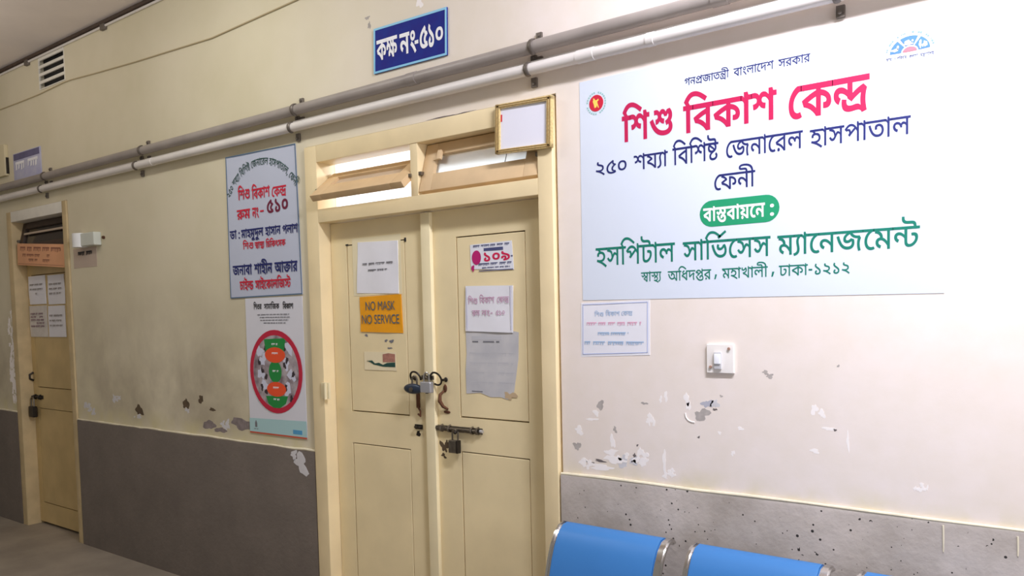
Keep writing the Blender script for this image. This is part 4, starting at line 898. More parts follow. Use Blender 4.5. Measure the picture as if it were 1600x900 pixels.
# ceiling edge: dark tube drawing the shaded gap, and a thin conduit clipped below it
t = thing('conduit', 'thin conduit along the top of the wall, under a dark tube for the shaded gap', 'conduit', (-9, 0, 3.7))
MB().tube([(-15, -.014, 3.722), (4.2, -.014, 3.722)], .013, 10).obj('gap_shade', DARKWOOD, t)
MB().tube([(-15, -.010, 3.697), (4.2, -.010, 3.697)], .008, 10).obj('lower_tube', PIPE_W, t)
for x in (-10.5, -9, -7.6, -6.75, -5.55, -4.3, -3):
    MB().box(x - .03, x + .03, -.022, .0, 3.672, 3.712, .004).obj('clip', CLAMP, t)

# ventilation grille
t = thing('vent_grille', 'cream vent grille with four dark slots high on the wall under the ceiling', 'vent', (-6.37, 0, 3.57))
mb = MB()
vs = [3.668 - i * .0573 for i in range(4)]
holes(mb, -6.579, -6.161, 3.453, 3.689, [(-6.572, -6.166, z - .036, z) for z in vs], -.004, .006)
mb.obj('slats', FARH, t)
MB().box(-6.579, -6.161, .035, .04, 3.453, 3.689).obj('slot_dark', BLACKP, t)  # black sheet stands in for the darkness inside the slots

mb = MB()
pts = [(-15, 3.50), (-9, 3.445), (-7.32, 3.429), (-6.92, 3.424), (-6.59, 3.424), (-6.165, 3.437), (-6.06, 3.435), (-5.7, 3.412), (-5.16, 3.382), (-4.29, 3.345), (-3.49, 3.372), (-2.2, 3.44), (1, 3.5), (4.1, 3.46)]
mb.tube([(x, -.0065, z) for x, z in pts], .004, 8)
tag(mb.obj('crack_line', mat('tan crack line', (188, 172, 136), .6)), 'thin tan crack line sagging along the wall above both pipes', 'crack_line')  # tube standing in for the line of a plaster crack


# the two long pipes
def clamp(t, x, z, r, yc):
    mb = MB()
    mb.tube([(x, yc - (r + .003) * cos(a), z + (r + .003) * sin(a)) for a in [pi * (i / 10 - .5) for i in range(11)]], .004, 8, ell=(1, 3))
    for s in (1, -1):
        mb.box(x - .014, x + .014, -.012, 0, z + s * (r + .022) - .02, z + s * (r + .022) + .02, .002)
        mb.tube([(x, -.02, z + s * (r + .028)), (x, -.0, z + s * (r + .028))], .006, 8)
    mb.obj('clamp', CLAMP, t)


t = thing('wall_pipe', 'thick grey pipe along the wall, the upper of the two pipes', 'pipe', (-5, 0, 2.785), 'pipes along the wall')
MB().tube([(-15, -.05, 2.785), (4.1, -.05, 2.785)], .027, 20).obj('tube', PIPE_G, t)
for x in (-8.2, -6.46, -5.05, -3.49, -1.94, -.4):
    clamp(t, x, 2.785, .027, -.05)
MB().tube([(-2.66, -.05, 2.785), (-2.60, -.05, 2.785)], .0295, 20).obj('coupling', PIPE_G, t)
MB().tube([(-1.16, -.05, 2.785), (-1.10, -.05, 2.785)], .0295, 20).obj('coupling', PIPE_G, t)
t = thing('wall_pipe', 'white pipe along the wall, the lower of the two pipes', 'pipe', (-5, 0, 2.70), 'pipes along the wall')
MB().tube([(-15, -.045, 2.700), (4.1, -.045, 2.700)], .024, 20).obj('tube', PIPE_W, t)
for x in (-8.2, -6.54, -5.14, -3.53, -1.97, -.736):
    clamp(t, x, 2.700, .024, -.045)
for x0, x1 in ((-1.73, -1.65), (-1.42, -1.39), (-4.98, -4.93)):
    MB().tube([(x0, -.045, 2.700), (x1, -.045, 2.700)], .0262, 20).obj('coupling', PIPE_W, t)
mb = MB()
mb.tube([(x, -.022, 2.733 + .002 * sin(x * 3)) for x in [-15 + .4 * i for i in range(48)]], .006, 8)
tag(mb.obj('wire', PIPE_W), 'thin white wire lying along the top of the lower pipe', 'wire')
# ---------------------------------------------------------------- doors
def tilt(yp, zp, a):
    """sash coordinates (x, v thickness, w height) turned about a horizontal pivot, bottom rail swung out"""
    return lambda c: Vector((c.x, yp + c.z * sin(a) + c.y * cos(a), zp + c.z * cos(a) - c.y * sin(a)))


def sash(door, x0, x1, z0, z1, yp, a, m, stile, bot, top, glass, name='transom_sash'):
    f = tilt(yp, (z0 + z1) / 2, a)
    h = (z1 - z0) / 2
    mb = MB()
    mb.box(x0, x0 + stile, -.018, .018, -h, h, .004)
    mb.box(x1 - stile, x1, -.018, .018, -h, h, .004)
    mb.box(x0 + stile, x1 - stile, -.018, .018, -h, -h + bot, .004)
    mb.box(x0 + stile, x1 - stile, -.018, .018, h - top, h, .004)
    s = mb.obj(name, m, door, f=f)
    mb = MB()
    mb.box(x0 + stile - .005, x1 - stile + .005, -.002, .002, -h + bot - .005, h - top + .005)
    mb.obj('glass_pane', glass, s, f=f)
    mb = MB()
    for x in (x0, x1):
        mb.tube([(x - .012, yp, (z0 + z1) / 2), (x + .012, yp, (z0 + z1) / 2)], .007, 8)
        mb.box(x - .012, x + .012, yp - .045, yp - .02, (z0 + z1) / 2 - .03, (z0 + z1) / 2 - .012, .003)
    mb.obj('pivot', STEEL, s)
    return s


def leaf(door, x0, x1, z0, z1, y, panels, m):
    mb = MB()
    holes(mb, x0, x1, z0, z1, panels, y, y + .018)
    mb.box(x0, x1, y + .018, y + .04, z0, z1)
    l = mb.obj('door_leaf', m, door)
    for p in panels:
        g = .0055
        MB().box(p[0], p[1], y + .0165, y + .018, p[2], p[3]).obj('groove', GROOVE, l)
        MB().box(p[0] + g, p[1] - g, y + .0005, y + .0163, p[2] + g, p[3] - g, .002, 1).obj('panel', m, l)
    return l


d1 = struct(thing('door_1', None, None, (-2.675, 0, 0)))
d1['label'] = 'cream double door with padlocks and two tilting transom windows above'
mb = MB()
YF, YB = -.018, .10
mb.box(-3.472, -3.377, YF, YB, 0, 2.588, .004)
mb.box(-1.955, -1.881, YF, YB, 0, 2.588, .004)
mb.box(-3.377, -1.955, YF, YB, 2.500, 2.588, .004)
mb.box(-3.377, -1.955, YF, YB, 2.184, 2.254, .004)
mb.box(-2.697, -2.650, YF + .003, YB, 2.254, 2.50, .004)
mb.obj('frame', FRAMEP, d1)
PL = [(-3.252, -2.822, .20, 1.012), (-3.252, -2.822, 1.180, 2.063)]
PR = [(-2.488, -2.083, .20, 1.032), (-2.488, -2.083, 1.194, 2.050)]
l1 = leaf(d1, -3.374, -2.662, .015, 2.181, .06, PL, DOORP)
l2 = leaf(d1, -2.659, -1.957, .015, 2.181, .06, PR, DOORP)
MB().box(-2.692, -2.632, .036, .06, .02, 2.178, .006).obj('meeting_strip', STRIPP, d1)
sash(d1, -3.372, -2.702, 2.264, 2.480, .02, R(51), SASHP, .08, .095, .05, DUSTY)
s2 = sash(d1, -2.645, -1.960, 2.258, 2.496, .035, R(17), SASHP, .075, .085, .058, FROST)
f2 = tilt(.035, 2.377, R(17))
MB().tube([(-2.16, -.003, -.035), (-2.157, -.003, 0), (-2.163, -.003, .06)], .0016, 6).obj('crack', BLACKM, s2, f=f2)
mb = MB()
mb.box(-2.555, -2.53, -.034, -.018, .028, .075, .004).box(-2.58, -2.535, -.026, -.016, .03, .05, .003)
mb.obj('catch', SASHP, s2, f=f2)
MB().box(-2.65, -1.955, .101, .116, 2.395, 2.502, .002).obj('stop_bead', SASHP, d1)
mb = MB()
mb.box(-3.392, -3.33, -.026, -.012, 1.25, 1.335, .003)
mb.tube([(-3.352, -.03, 1.247), (-3.352, -.03, 1.338)], .008, 10)
lab(mb.obj('hinge', STRIPP, d1), 'cream painted hinge on the left jamb')
# iron ring staples the padlocks hang from
for cx, a0, a1 in ((-2.738, -.3, 3.5), (-2.603, -2.2, 3.4)):
    mb = MB()
    mb.tube([(cx + .033 * cos(a0 + (a1 - a0) * i / 20), .022 - .012 * sin(a0 + (a1 - a0) * i / 20), 1.378 + .031 * sin(a0 + (a1 - a0) * i / 20)) for i in range(21)], .0048, 8)
    mb.tube([(cx + (-.035 if cx < -2.7 else .033), .03, 1.372), (cx + (-.035 if cx < -2.7 else .033), .062, 1.372)], .006, 8)
    mb.ell((cx + (-.035 if cx < -2.7 else .033), .055, 1.372), .012, .006, .012, 12)
    lab(mb.obj('ring_staple', BLACKM, d1), 'bent black iron ring staple')
mb = MB()                                             # hasp bridging the two leaves
mb.box(-2.70, -2.62, .022, .027, 1.372, 1.392, .002)
mb.tube([(-2.672, .02, 1.40), (-2.66, .012, 1.385), (-2.648, .02, 1.37)], .005, 8)
mb.obj('hasp', STEEL, d1)
mb = MB()                                             # rusty strap under the left staple
mb.box(-2.768, -2.748, .052, .06, 1.225, 1.30, .002)
mb.tube([(-2.757, .05, 1.235), (-2.735, .046, 1.21), (-2.74, .05, 1.185), (-2.757, .052, 1.195)], .005, 8)
lab(mb.obj('strap', RUST, d1), 'rusty strap hanging under the left staple')
mb = MB()                                             # curved pull on the right leaf
mb.tube([(-2.587, .06, 1.318), (-2.592, .035, 1.30), (-2.59, .03, 1.27), (-2.578, .04, 1.243), (-2.565, .06, 1.228)], [.005, .008, .010, .008, .005], 10)
mb.ell((-2.578, .058, 1.33), .012, .005, .02, 12).ell((-2.57, .058, 1.215), .022, .004, .008, 12)
lab(mb.obj('pull_handle', RUST, d1), 'dark rusty curved pull handle')
mb = MB()                                             # sliding bolt
mb.box(-2.632, -2.352, .054, .06, 1.122, 1.150, .002)
mb.tube([(-2.66, .046, 1.137), (-2.38, .046, 1.137)], .0075, 12)
for x in (-2.60, -2.55, -2.41, -2.375):
    mb.tube([(x, .058, 1.152), (x, .040, 1.148), (x, .036, 1.137), (x, .040, 1.126), (x, .058, 1.122)], .005, 8)
mb.box(-2.632, -2.57, .04, .056, 1.126, 1.148, .003)
bolt = mb.obj('sliding_bolt', STEEL, d1)
mb = MB()
mb.tube([(-2.487, .046, 1.137), (-2.487, .02, 1.128)], .006, 8).ell((-2.487, .018, 1.127), .009, .009, .009, 12)
mb.obj('bolt_knob', BLACKM, bolt)
MB().tube([(-2.36, .05, 1.137), (-2.345, .05, 1.137)], .008, 10).obj('bolt_tip', SILVER, bolt)
mb = MB()
mb.box(-2.785, -2.735, .054, .06, 1.118, 1.142, .002)
mb.tube([(-2.775, .058, 1.131), (-2.77, .04, 1.131), (-2.745, .04, 1.131), (-2.74, .058, 1.131)], .005, 8)
mb.blob(-2.765, 1.095, .012, .016, .0598, .001, 3)
lab(mb.obj('bolt_keeper', BLACKM, d1), 'blackened bolt keeper on the left leaf')
mb = MB()
mb.blob(-2.592, 1.045, .022, .03, .0598, .0007, 8, 22, .8)
mb.blob(-2.575, 1.065, .008, .012, .0598, .0008, 9, 14, .8)
mb.blob(-2.60, 1.0, .012, .012, .0598, .0007, 12, 14, .8)
lab(mb.obj('chipped_paint', PATCH_M['n'], l2), 'chipped brown paint round the old keyhole')
mb = MB()
mb.box(-3.254, -3.235, .057, .06, 2.058, 2.066)
mb.box(-2.822, -2.812, .057, .06, 2.05, 2.07)
mb.obj('tape_scrap', BLACKP, l1)


def padlock(label, loc, kind):
    x, y, z = loc                                      # top of the shackle
    t = thing('padlock', label, 'padlock', loc, 'padlocks on the double door')
    mb = MB()
    if kind == 'disc':
        mb.tube([(x - .016, y, z - .045)] + [(x + .016 * -cos(a), y, z - .016 + .016 * sin(a)) for a in [pi * i / 8 for i in range(9)]] + [(x + .016, y, z - .045)], .0045, 10)
        mb.obj('shackle', STEEL, t)
        mb = MB()
        n = 24
        pr = [(.062 * (cos(2 * pi * k / n)) * (1 if abs(cos(2 * pi * k / n)) < .9 else 1.06), .033 * sin(2 * pi * k / n)) for k in range(n)]
        for s in range(5):
            pass
        mb.ell((x - .010, y, z - .062), .062, .018, .026, 28)
        mb.obj('body', BLUEDARK, t)
        mb = MB()
        mb.tube([(x - .006, y - .016, z - .064), (x - .006, y - .024, z - .064)], .011, 14)
        mb.obj('keyhole_cover', STEEL, t)
    elif kind == 'block':
        mb.tube([(x - .017, y, z - .052)] + [(x + .017 * -cos(a), y, z - .017 + .017 * sin(a)) for a in [pi * i / 8 for i in range(9)]] + [(x + .017, y, z - .052)], .0048, 10)
        mb.obj('shackle', CHROME, t)
        MB().box(x - .034, x + .034, y - .013, y + .013, z - .098, z - .045, .007, 3).obj('body', SILVER, t)
        MB().tube([(x, y, z - .102), (x, y, z - .096)], .008, 12).obj('keyway', BLACKM, t)
    else:
        mb.tube([(x - .004, y, z - .055)] + [(x + .014 - .018 * cos(a) - .0, y, z - .018 + .018 * sin(a)) for a in [pi * i / 8 for i in range(9)]] + [(x + .03, y, z - .055)], .0042, 10)
        mb.obj('shackle', STEEL, t)
        MB().box(x - .022, x + .036, y - .012, y + .012, z - .112, z - .05, .006, 3).obj('body', STEEL, t)
        MB().box(x + .026, x + .037, y - .0135, y + .0135, z - .112, z - .05, .003, 2).obj('end_plate', BLACKM, t)
    return t


padlock('dark blue disc shaped padlock hanging from the left ring staple of the double door', (-2.730, .005, 1.388), 'disc')
padlock('silver block padlock with chrome shackle on the middle strip of the double door', (-2.652, .008, 1.408), 'block')
padlock('small tarnished padlock hanging from the sliding bolt of the double door', (-2.515, .034, 1.137), 'small')

# ---- the far door
d2 = struct(thing('door_2', None, None, (-6.76, 0, 0)))
d2['label'] = 'worn ochre single door at the far left end of the wall'
mb = MB()
mb.box(-7.288, -7.206, -.012, .13, 0, 2.588, .004)
mb.box(-6.303, -6.237, -.012, .13, 0, 2.588, .004)
mb.box(-7.206, -6.303, .03, .13, 2.165, 2.235, .004)
mb.obj('frame', FARF, d2)
lab(MB().box(-7.206, -6.303, -.012, .13, 2.505, 2.588, .004).obj('frame_head', FARH, d2), 'white painted head of the frame')
l3 = leaf(d2, -7.204, -6.305, .022, 2.163, .09, [(-7.13, -6.48, .185, .98), (-7.13, -6.48, 1.15, 2.075)], FARP)
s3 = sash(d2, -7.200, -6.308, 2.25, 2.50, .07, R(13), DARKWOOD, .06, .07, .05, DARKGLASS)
MB().box(-7.13, -6.37, -.026, -.017, .020, .036, .002).obj('lit_strip', LIGHT_STRIP, s3, f=tilt(.07, 2.375, R(13)))  # pale strip painted for the light caught on the sash
mb = MB()
mb.box(-7.20, -7.03, .083, .09, 1.055, 1.085, .002)
mb.tube([(-7.26, .075, 1.07), (-7.04, .075, 1.07)], .009, 10)
for x in (-7.16, -7.07):
    mb.tube([(x, .088, 1.088), (x, .068, 1.082), (x, .064, 1.07), (x, .068, 1.058), (x, .088, 1.052)], .005, 8)
mb.obj('sliding_bolt', BLACKM, d2)
mb = MB()
mb.tube([(-7.19, .088, 1.27), (-7.19, .06, 1.255), (-7.19, .06, 1.22), (-7.19, .088, 1.205)], .008, 8)
mb.obj('pull_handle', BLACKM, d2)
t = thing('padlock', 'black padlock hanging from the bolt of the far left door', 'padlock', (-7.14, .05, 1.06))
mb = MB()
mb.tube([(-7.165, .05, .99)] + [(-7.14 - .025 * cos(a), .05, 1.045 + .025 * sin(a)) for a in [pi * i / 8 for i in range(9)]] + [(-7.115, .05, .99)], .006, 10)
mb.obj('shackle', STEEL, t)
MB().box(-7.185, -7.095, .033, .067, .905, .995, .01, 3).obj('body', BLACKM, t)

# orange name board hung a little crooked across the far transom
brd = thing('name_board', 'orange name board hanging crooked across the top of the far left door', 'sign', (-6.76, .01, 2.22))
crook = Matrix.Translation((-6.76, 0, 2.215)) @ Matrix.Rotation(R(4.2), 4, 'Y') @ Matrix.Translation((6.76, 0, -2.215))
fcr = lambda c: crook @ c
MB().box(-7.155, -6.335, .004, .018, 2.128, 2.303, .003).obj('board', mat('terracotta board paint', (234, 174, 130), .6, var=.06, scale=6), brd, f=fcr)
mb = MB()
scribble(mb, -7.10, -6.37, 2.238, .040, .0035, 3)
scribble(mb, -7.06, -6.44, 2.196, .026, .0035, 4)
scribble(mb, -6.95, -6.56, 2.160, .024, .0035, 5)
mb.box(-7.14, -6.35, .003, .0035, 2.140, 2.143)
lab(mb.obj('lettering', mat('brown ink', (160, 104, 82), .7), brd, f=fcr), 'brown lettering on the orange board')

# sheets stuck on the far door
k = 0
for (x0, x1, z0, z1, what, mm) in ((-7.18, -6.875, 1.835, 2.065, 'top left', PAPER), (-6.83, -6.545, 1.828, 2.06, 'top right', PAPER),
                                   (-7.19, -6.875, 1.568, 1.822, 'bottom left', PAPER_OLD), (-6.85, -6.558, 1.568, 1.816, 'bottom right', PAPER)):
    t = thing('paper_notice', 'wrinkled white notice on the far left door, %s of its four sheets' % what, 'notice', ((x0 + x1) / 2, .09, z0), 'four sheets on the far door')
    MB().sheet(x0, x1, z0, z1, .088, .001, .006, seed=k).obj('sheet', mm, t)
    mb = MB()
    hh = z1 - z0
    for q in range(3 if k != 2 else 5):
        scribble(mb, x0 + .03, x1 - .04, z1 - hh * (.36 + .16 * q if k != 2 else .3 + .1 * q), .018, .0805, k * 10 + q, .8)
    mb.obj('lettering', mat('weak ink', (158, 152, 150), .7) if k != 2 else mat('plum ink', (150, 124, 134), .7), t)
    k += 1

# ---------------------------------------------------------------- signs above the pipes
t = thing('room_sign', 'dark blue room number plate with white lettering above the pipes', 'sign', (-2.69, 0, 2.87))
cq = [(-2.931, 2.873), (-2.453, 2.868), (-2.447, 3.081), (-2.923, 3.088)]
MB().sheet(0, 0, 0, 0, -.008, .008, 0, 2, 2, corners=cq).obj('plate', mat('blue plate enamel', (30, 34, 128), .65, rgb2=(24, 44, 136), scale=16, spec=.2), t)
mb = MB()
inset = [(.010, .010), (-.010, .010), (-.010, -.010), (.010, -.010)]
q0, q1 = cq, [(a + i, b + j) for (a, b), (i, j) in zip(cq, inset)]
for i in range(4):
    a, b, c, d = q0[i], q0[(i + 1) % 4], q1[(i + 1) % 4], q1[i]
    mb.prism([a, b, c, d], -.0095, -.008)
lab(mb.obj('border', mat('light blue enamel', (120, 190, 226), .4), t), 'light blue border')
letters('lettering', [('b:কক্ষ', -2.905, -2.764, 3.027, 2.930), ('b:নং', -2.748, -2.640, 3.024, 2.925), ('b:-', -2.650, -2.626, 3.010, 2.925),
                      ('b:৫', -2.617, -2.566, 3.029, 2.926), ('b:১', -2.561, -2.527, 3.029, 2.922), ('b:০', -2.517, -2.471, 3.012, 2.932)], -.0098, WHITE, t)

t = thing('room_sign', 'faded lavender room plate above the far left door, partly behind the pipe', 'sign', (-6.86, 0, 2.79))
MB().box(-7.104, -6.616, -.008, 0, 2.782, 3.04, .002).obj('plate', mat('faded lavender enamel', (176, 176, 208), .5, rgb2=(196, 196, 214), scale=9), t)
lab(MB().box(-7.09, -6.63, -.0095, -.008, 2.985, 3.034).obj('band', mat('dusty violet', (104, 100, 132), .6, var=.2, scale=12), t), 'dusty violet band along the top')
mb = MB()
scribble(mb, -7.06, -6.66, 2.895, .075, -.0098, 21, .95)
mb.obj('lettering', WHITE, t)
mb = MB()
scribble(mb, -7.0, -6.64, 2.80, .03, -.0098, 22, .9)
lab(mb.obj('edge_stain', BLACK, t), 'black marks along the bottom')

t = thing('junction_box', 'cream wall box at the left edge high above the far left door', 'box', (-7.36, 0, 2.88))
MB().box(-7.52, -7.215, -.03, 0, 2.885, 3.135, .006).obj('lid', mat('cream box paint', (216, 204, 168), .6), t)
lab(MB().box(-7.214, -7.206, -.02, 0, 2.90, 3.03, .002).obj('hinge_edge', BLACKM, t), 'dark hinge edge')
mb = MB()
mb.tube([(-5.704, .002, 2.276), (-5.704, -.014, 2.276)], .011, 10)
tag(mb.obj('wall_plug', RUST), 'small brown plug in the wall right of the far door', 'plug')

t = thing('wall_box', 'small white plastic box with rounded front on the wall by the far door', 'box', (-5.9, 0, 2.2))
mb = MB()
mb.tube([(-5.995, -.035, 2.222), (-5.995, -.035, 2.322)], .062, 20, ell=(1, .75))
mb.obj('rounded_end', mat('white plastic', (244, 246, 246), .4), t)
MB().box(-5.97, -5.745, -.055, 0, 2.225, 2.318, .01, 3).obj('case', mat('greenish white plastic', (212, 216, 206), .5), t)
t = thing('paper_notice', 'dull pinkish sheet with one dark line below the small white wall box', 'notice', (-6.0, 0, 2.08))
MB().sheet(-6.175, -5.825, 2.08, 2.222, -.001, .001, .002, seed=4).obj('sheet', mat('dull pink paper', (196, 178, 162), .85), t)
mb = MB()
scribble(mb, -6.10, -5.89, 2.165, .032, -.0042, 9, .9)
mb.obj('lettering', BLACK, t)
# ---------------------------------------------------------------- posters left of the double door
t = thing('poster', 'bluish grey poster with red and navy lettering left of the double door', 'poster', (-3.88, 0, 1.81))
cq = [(-4.214, 1.806), (-3.546, 1.812), (-3.560, 2.627), (-4.206, 2.636)]
MB().sheet(0, 0, 0, 0, -.002, .001, .003, 12, 12, corners=cq, seed=2).obj('sheet', mat('bluish grey vinyl', (196, 202, 220), .5), t)
mb = MB()
q1 = [(cq[0][0] + .006, cq[0][1] + .006), (cq[1][0] - .006, cq[1][1] + .006), (cq[2][0] - .006, cq[2][1] - .006), (cq[3][0] + .006, cq[3][1] - .006)]
for i in range(4):
    mb.prism([cq[i], cq[(i + 1) % 4], q1[(i + 1) % 4], q1[i]], -.0058, -.0052)
mb.obj('border', mat('slate blue ink', (84, 112, 140), .6), t)
Y = -.0062
mb = MB()
arc_word(mb, 'm:২৫০ শয্যা বিশিষ্ট জেনারেল হাসপাতাল, ফেনী', -3.875, 2.175, .375, R(54), .038, Y)
lab(mb.obj('arched_lettering', DKGREEN, t), 'dark green lettering in an arch')
lab(letters('lettering', [('b:শিশু', -4.096, -3.984, 2.431, 2.374), ('b:বিকাশ', -3.963, -3.796, 2.424, 2.366), ('b:কেন্দ্র', -3.778, -3.651, 2.416, 2.36),
                      ('b:রুম', -4.114, -3.986, 2.318, 2.262), ('b:নং', -3.966, -3.905, 2.318, 2.26), ('b:-', -3.892, -3.858, 2.318, 2.27),
                      ('b:শিশু', -4.068, -3.969, 2.124, 2.087), ('b:স্বাস্থ্য', -3.955, -3.866, 2.122, 2.086), ('b:চিকিৎসক', -3.851, -3.674, 2.120, 2.085),
                      ('b:চাইল্ড', -4.115, -3.984, 1.903, 1.852), ('b:সাইকোলজিস্ট', -3.965, -3.642, 1.903, 1.853)], Y, RED, t), 'red lettering')
lab(letters('lettering', [('b:৫১০', -3.828, -3.640, 2.350, 2.274)], Y, CRIMSON, t), 'dark crimson room number')
lab(letters('lettering', [('b:ডা', -4.193, -4.125, 2.202, 2.153), (('b::'), -4.106, -4.094, 2.196, 2.152), ('b:মাহমুদুল', -4.079, -3.870, 2.201, 2.153),
                      ('b:হাসান', -3.852, -3.713, 2.199, 2.152), ('b:পলাশ', -3.696, -3.563, 2.196, 2.150), ('b:জনাবা', -4.178, -3.991, 1.997, 1.940),
                      ('b:শাহীন', -3.968, -3.801, 1.997, 1.940), ('b:আক্তার', -3.779, -3.578, 1.997, 1.939)], Y, NAVY, t), 'navy lettering')

t = thing('poster', 'tall white poster with a red ringed oval picture and teal foot below the bluish poster', 'poster', (-3.81, 0, 1.013))
MB().sheet(-4.073, -3.551, 1.013, 1.802, -.002, .001, .003, 12, 12, seed=3).obj('sheet', mat('white poster vinyl', (224, 224, 232), .5), t)
Y = -.0054
letters('lettering', [('b:শিশুর', -3.989, -3.914, 1.767, 1.737), ('b:সামাজিক', -3.890, -3.752, 1.766, 1.736), ('b:বিকাশ', -3.720, -3.628, 1.764, 1.735)], Y - .0004, BLACK, t)
mb = MB()
for i, (a, b) in enumerate(((-3.955, -3.665), (-3.935, -3.66), (-3.93, -3.675), (-3.90, -3.70))):
    scribble(mb, a, b, 1.700 - i * .016, .008, Y - .0004, 30 + i, .95)
lab(mb.obj('small_print', GREYINK, t), 'grey small print')
cx, cz = -3.808, 1.380
mb = MB()
ring(mb, cx, cz, .208, .238, Y - .001, Y)
lab(mb.obj('red_ring', mat('crimson ink', (196, 30, 62), .5), t), 'crimson ring')
mb = MB()
disc(mb, cx, cz, .208, .208, Y - .0003, Y + .002)
lab(mb.obj('collage', mat('collage print', (196, 186, 190), .5, rgb2=(120, 104, 110), scale=14), t), 'muddle of small photographs inside the ring')
mb = MB()
rnd = random.Random(12)
for i in range(8):
    s = -1 if i % 2 else 1
    mb.blob(cx + s * (.115 + rnd.uniform(-.02, .05)), cz + .13 - .075 * (i // 2) + rnd.uniform(-.02, .02), .03, .035, Y - .0004, .0003, 40 + i, 12, .5)
lab(mb.obj('pale_areas', mat('pale lilac print', (214, 216, 234), .5), t), 'pale lilac areas of the photographs')
mb = MB()
for i in range(12):
    s = -1 if i % 2 else 1
    mb.blob(cx + s * (.10 + rnd.uniform(-.02, .06)), cz + .12 - .05 * (i // 2) + rnd.uniform(-.02, .02), .013, .018, Y - .0008, .0003, 60 + i, 10, .5)
lab(mb.obj('dark_areas', mat('dark brown print', (58, 46, 52), .5), t), 'dark areas of the photographs')
mb = MB()
mb.prism([(cx - .095, cz + .185), (cx + .085, cz + .19), (cx + .10, cz + .18), (cx + .082, cz + .115), (cx - .082, cz + .115)][::-1], Y - .0016, Y - .001)
disc(mb, cx - .002, cz, .058, .062, Y - .0016, Y - .001)
mb.prism([(cx - .095, cz - .142), (cx + .105, cz - .135), (cx + .085, cz - .178), (cx + .03, cz - .207), (cx - .03, cz - .207), (cx - .075, cz - .185)], Y - .0016, Y - .001)
lab(mb.obj('green_shapes', GREENP, t), 'three green shapes down the middle of the ring')
mb = MB()
disc(mb, cx + .002, cz + .095, .092, .044, Y - .002, Y - .0012)
disc(mb, cx + .004, cz - .10, .087, .042, Y - .002, Y - .0012)
lab(mb.obj('orange_ovals', ORANGEP, t), 'two orange ovals between the green shapes')
mb = MB()
for z in (.15, .098, -.003, -.098, -.165):
    scribble(mb, cx - .025, cx + .03, cz + z, .012, Y - .0022, int(z * 1000) + 500, .95)
mb.obj('captions', WHITE, t)
mb = MB()
mb.prism([(-4.073, 1.022), (-3.551, 1.022), (-3.551, 1.112), (-4.073, 1.10)], Y - .0003, Y)
lab(mb.obj('teal_band', mat('pale teal ink', (176, 212, 214), .5), t), 'pale teal band along the foot')
mb = MB()
mb.box(-4.073, -3.551, Y - .0004, Y, 1.013, 1.022)
lab(mb.obj('red_edge', mat('brick red ink', (204, 90, 64), .5), t), 'brick red bottom edge')
mb = MB()
mb.prism([(-4.02, 1.05), (-4.0, 1.05), (-4.0, 1.075), (-4.01, 1.092), (-4.02, 1.075)], Y - .0008, Y - .0003)
scribble(mb, -4.03, -3.99, 1.034, .008, Y - .0003, 3)
mb.obj('small_emblem', GREYINK, t)
mb = MB()
mb.box(-3.67, -3.59, Y - .0008, Y - .0003, 1.034, 1.058)
mb.obj('blue_mark', mat('cyan ink', (84, 160, 206), .5), t)

# ---------------------------------------------------------------- the banner
t = thing('banner', 'large pale blue banner with pink, navy and teal lettering right of the door', 'banner', (-1.09, 0, 1.73))
cq = [(-1.753, 1.733), (-.428, 1.722), (-.428, 2.61), (-1.751, 2.615)]
MB().sheet(0, 0, 0, 0, -.0015, .001, .0, 6, 6, corners=cq).obj('sheet', BANNER, t)
Y = -.0022
lab(letters('top_line', [('m:গনপ্রজাতন্ত্রী', -1.292, -1.120, 2.543, 2.517), ('m:বাংলাদেশ', -1.103, -.959, 2.543, 2.515), ('m:সরকার', -.943, -.835, 2.542, 2.515)], Y, NAVY, t), 'small navy top line')
lab(letters('headline', [('b:শিশু', -1.558, -1.342, 2.447, 2.346), ('b:বিকাশ', -1.299, -.949, 2.443, 2.342), ('b:কেন্দ্র', -.908, -.647, 2.440, 2.330)], Y, MAGENTA, t), 'big pink headline')
lab(letters('hospital_line', [('m:২৫০', -1.680, -1.540, 2.285, 2.232), ('m:শয্যা', -1.508, -1.363, 2.288, 2.232), ('m:বিশিষ্ট', -1.344, -1.162, 2.294, 2.231),
                        ('m:জেনারেল', -1.133, -.860, 2.290, 2.230), ('m:হাসপাতাল', -.837, -.525, 2.286, 2.228)], Y, NAVY, t), 'navy hospital line')
lab(letters('town_line', [('m:ফেনী', -1.179, -1.026, 2.176, 2.119)], Y, NAVY, t), 'navy town line')
mb = MB()
px0, px1, pz, pr = -1.237, -.941, 2.037, .048
n = 12
pts = [(px1 - pr + pr * cos(a), pz + pr * sin(a)) for a in [-pi / 2 + pi * i / n for i in range(n + 1)]] + [(px0 + pr + pr * cos(a), pz + pr * sin(a)) for a in [pi / 2 + pi * i / n for i in range(n + 1)]]
mb.prism(pts, Y, Y + .001)
lab(mb.obj('green_pill', GREEN, t), 'green rounded label')
lab(letters('pill_lettering', [('b:বাস্তবায়নে', -1.223, -.992, 2.058, 2.009), ('b::', -.974, -.960, 2.056, 2.010)], Y - .0006, WHITE, t), 'white lettering on the green label')
lab(letters('agency_line', [('m:হসপিটাল', -1.687, -1.338, 1.942, 1.870), ('m:সার্ভিসেস', -1.306, -.973, 1.940, 1.870), ('m:ম্যানেজমেন্ট', -.949, -.497, 1.938, 1.870)], Y, TEAL, t), 'teal agency line')
